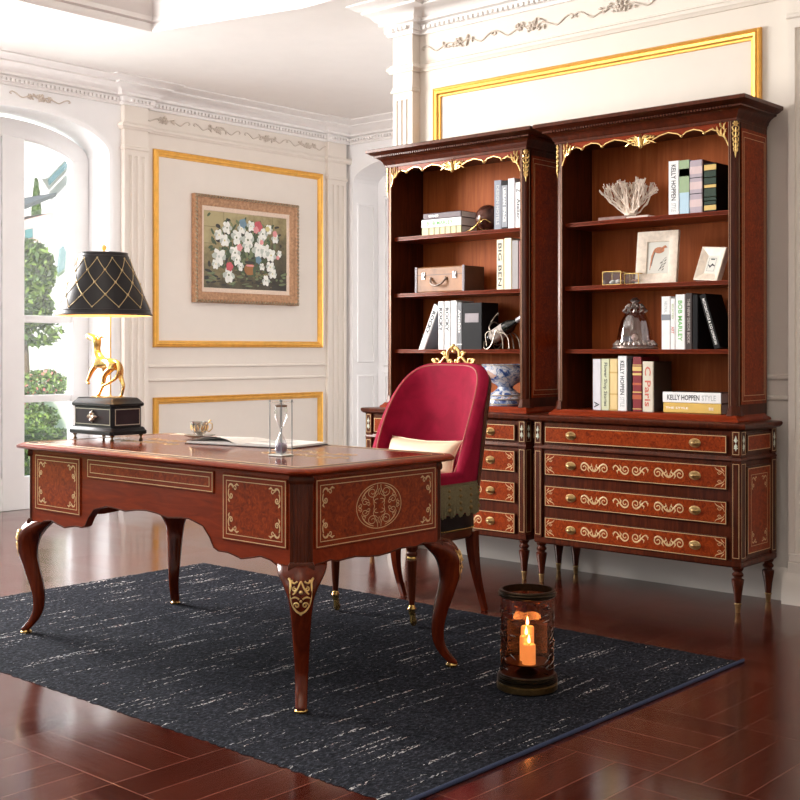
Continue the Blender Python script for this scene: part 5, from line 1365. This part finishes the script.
plant('rose_bush', 'rose bush with pink blossoms outside the arched door', 'bush', (-14.35, 8.86, -.14), [((0, 0, .88), (.4, .34, .20), 1100), ((0, -.2, .80), (.4, .2, .2), 500)], [((0, 0, 0), (0, 0, .7), .03)], 60, .035)
plant('garden_shrub', 'low dark leafy shrub standing below the rose bush', 'bush', (-13.7, 8.38, -.14), [((0, 0, .48), (.25, .30, .17), 900)], [((0, .05, 0), (0, .05, .45), .02)], 0, .035)
def hedge(label, x0, x1, y0, y1, h):
    t = thing('box_hedge', label, 'hedge', ((x0+x1)/2, (y0+y1)/2, -.14), 0, 'clipped hedges in the garden'); m = MB(); a, b_ = (x1-x0)/2, (y1-y0)/2
    m.box(-a+.04, a-.04, -b_+.04, b_-.04, 0, h-.04, .03)
    for k in range(1800):
        f_ = random.random(); p = V(random.uniform(-a, a), random.uniform(-b_, b_), random.uniform(.02, h))
        if f_ < .4: p.z = h
        elif f_ < .7: p.x = a
        elif f_ < .85: p.y = -b_
        else: p.y = b_
        u = V(random.gauss(0, 1), random.gauss(0, 1), random.gauss(0, 1)).normalized(); w = u.orthogonal().normalized(); s_ = .03
        m.mat(random.randrange(3)); m.face(m.verts([p-u*s_, p+w*s_*.5, p+u*s_, p-w*s_*.5]))
    m.build('foliage', LEAF, t, 0)
hedge('low clipped hedge nearest the door', -11.5, -11.0, 5.6, 7.15, .50)
hedge('clipped hedge behind the path, farther from the door', -13.1, -12.6, 6.0, 7.80, .56)
# white villa behind the garden
HW = plain('villa_render', (.86, .83, .80), .8, 0, .03, 2); HR_ = plain('slate_roof', (.10, .11, .12), .6, 0, .2, 8)
vi = thing('villa', 'white villa with a steep gable edge and pink wing seen through the door', 'house', (-20, 13.8, -.14))
gf = Fr((0, 0, 0), (0, 1, 0), (0, 0, 1), (1, 0, 0))
m = MB(); m.poly(gf, [(-2.6, 0), (3.4, 0), (3.4, 7.7), (1.5, 7.7), (-.91, 5.14), (-1.465, 4.55), (-1.9, 4.29), (-2.6, 3.7)], -3, 0); m.build('walls', HW, vi, 0)
m = MB(); m.poly(gf, [(-.91, 5.20), (-1.465, 4.61), (-1.465, 4.53), (-.91, 5.10), (1.5, 7.66), (1.5, 7.76)], -3.1, .2); m.build('roof', plain('pale_roof_edge', (.80, .80, .80), .6), vi, 0)
m = MB(); m.poly(gf, [(-1.45, 4.40), (-.88, 4.97), (-.91, 5.06), (-1.47, 4.50)], .2, .25); m.build('roof_light', plain('teal_glass', (.12, .22, .25), .2), vi, 0)
m = MB(); m.poly(gf, [(-2.95, 0), (-2.22, 0), (-2.22, 3.72), (-2.95, 3.50)], .6, 1.6); m.build('pink_wing', plain('pink_render', (.72, .48, .44), .8, 0, .06, 4), vi, 0)
m = MB(); m.poly(gf, [(-3.1, 3.60), (-2.27, 3.98), (-2.25, 4.05), (-3.1, 3.68)], .5, 1.75); m.build('wing_roof', HR_, vi, 0)
m = MB(); m.poly(gf, [(-2.78, 3.22), (-2.64, 3.26), (-2.64, 3.42), (-2.78, 3.38)], 1.6, 1.63); m.build('window', plain('teal_window', (.10, .25, .26), .3), vi, 0)
m = MB(); m.poly(gf, [(-2.50, 2.62), (-2.36, 2.72), (-2.33, 3.0), (-2.38, 3.10), (-2.44, 3.05)], 2.11, 2.16); m.build('shutter', plain('blue_grey_shutter', (.24, .34, .38), .5), vi, 0)
wl = MB(); wl.box(-18.2, -17.9, 8.5, 18, -.14, 3.0); o = struct('garden_glare_wall', wl, HW, 'white wall standing in for the bright glare in the garden')  # white wall put where glare whitens the view beyond the door
cy = thing('cypress_tree', 'small dark conifer in front of the pale villa roof', 'tree', (-19.72, 12.05, -.14)); m = MB()
for k in range(1500):
    z_ = random.uniform(2.6, 4.46); r_ = .16*(1-(z_-2.6)/1.9)**.6; a = random.uniform(0, 2*PI); q = V(r_*math.cos(a)*random.uniform(.6, 1), r_*math.sin(a)*random.uniform(.6, 1), z_)
    u = V(random.gauss(0, .4), random.gauss(0, .4), 1).normalized(); w = u.orthogonal().normalized(); m.mat(random.randrange(2)); m.face(m.verts([q-u*.05, q+w*.02, q+u*.05, q-w*.02]))
m.build('foliage', LEAF[:2], cy, 0); m = MB(); m.tube([(0, 0, 0), (0, 0, 2.8)], [.06, .04], 8); m.build('trunk', BARK, cy)

# ------------------------------------------------------------------ light
w = bpy.data.worlds.new('sky'); SC.world = w; w.use_nodes = True; t = w.node_tree; t.nodes.clear()
wo = t.nodes.new('ShaderNodeOutputWorld'); bg = t.nodes.new('ShaderNodeBackground'); t.links.new(bg.outputs[0], wo.inputs[0])
tc = t.nodes.new('ShaderNodeTexCoord'); sp = t.nodes.new('ShaderNodeSeparateXYZ'); t.links.new(tc.outputs['Generated'], sp.inputs[0])
c = ramp(t, math_(t, 'ADD', math_(t, 'MULTIPLY', sp.outputs[2], .5), .5), [(.48, (.62, .60, .58)), (.52, (.80, .86, .90)), (.75, (.42, .66, .85))])
t.links.new(c, bg.inputs[0]); bg.inputs[1].default_value = 1.0
def sun(name, direction, e, col, ang):
    l = bpy.data.lights.new(name, 'SUN'); l.energy = e; l.color = col; l.angle = math.radians(ang)
    o = bpy.data.objects.new(name, l); COL.objects.link(o); o.rotation_euler = Vector(direction).to_track_quat('-Z', 'Y').to_euler(); return o
sun('sunlight', (-.62, .45, -.64), 9.0, (1, .96, .9), 2)
def area(name, loc, direction, sx, sy, e, col=(1, 1, 1)):
    l = bpy.data.lights.new(name, 'AREA'); l.shape = 'RECTANGLE'; l.size = sx; l.size_y = sy; l.energy = e; l.color = col
    o = bpy.data.objects.new(name, l); COL.objects.link(o); o.location = loc; o.rotation_euler = Vector(direction).to_track_quat('-Z', 'Z').to_euler(); return o
area('assumed_left_daylight', (-7.6, 2.35, 2.25), (1, .35, -.22), 1.9, 1.6, 400, (1, .97, .95))  # added lamp at an assumed opening on the left, out of view
area('door_reveal_fill', (-9.9, 3.2, 1.9), (1, 1.0, -.05), 2.0, 2.4, 420, (.95, .98, 1))  # area lamp added outside, out of view, to whiten the door reveal
area('rear_fill_light', (-5.6, -2.4, 2.3), (.15, 1, -.1), 3.0, 1.8, 60, (1, .96, .92))  # added fill behind the camera; no window is modelled there
area('far_room_fill_light', (-2.2, 6.9, 1.7), (-1, .1, 0), 2.2, 2.4, 90)  # added lamp hidden behind the bookcase wall to brighten the far room; no window modelled
area('ceiling_fill_light', (-2.2, 1.0, 2.5), (0, .001, 1), 1.2, 1.2, 85, (1, .93, .84))  # added upward fill to brighten the ceiling; there is no pendant
SC.view_settings.view_transform = 'Standard'; SC.view_settings.look = 'None'; SC.view_settings.exposure = -.10; SC.view_settings.gamma = 1
SC.view_settings.use_curve_mapping = False
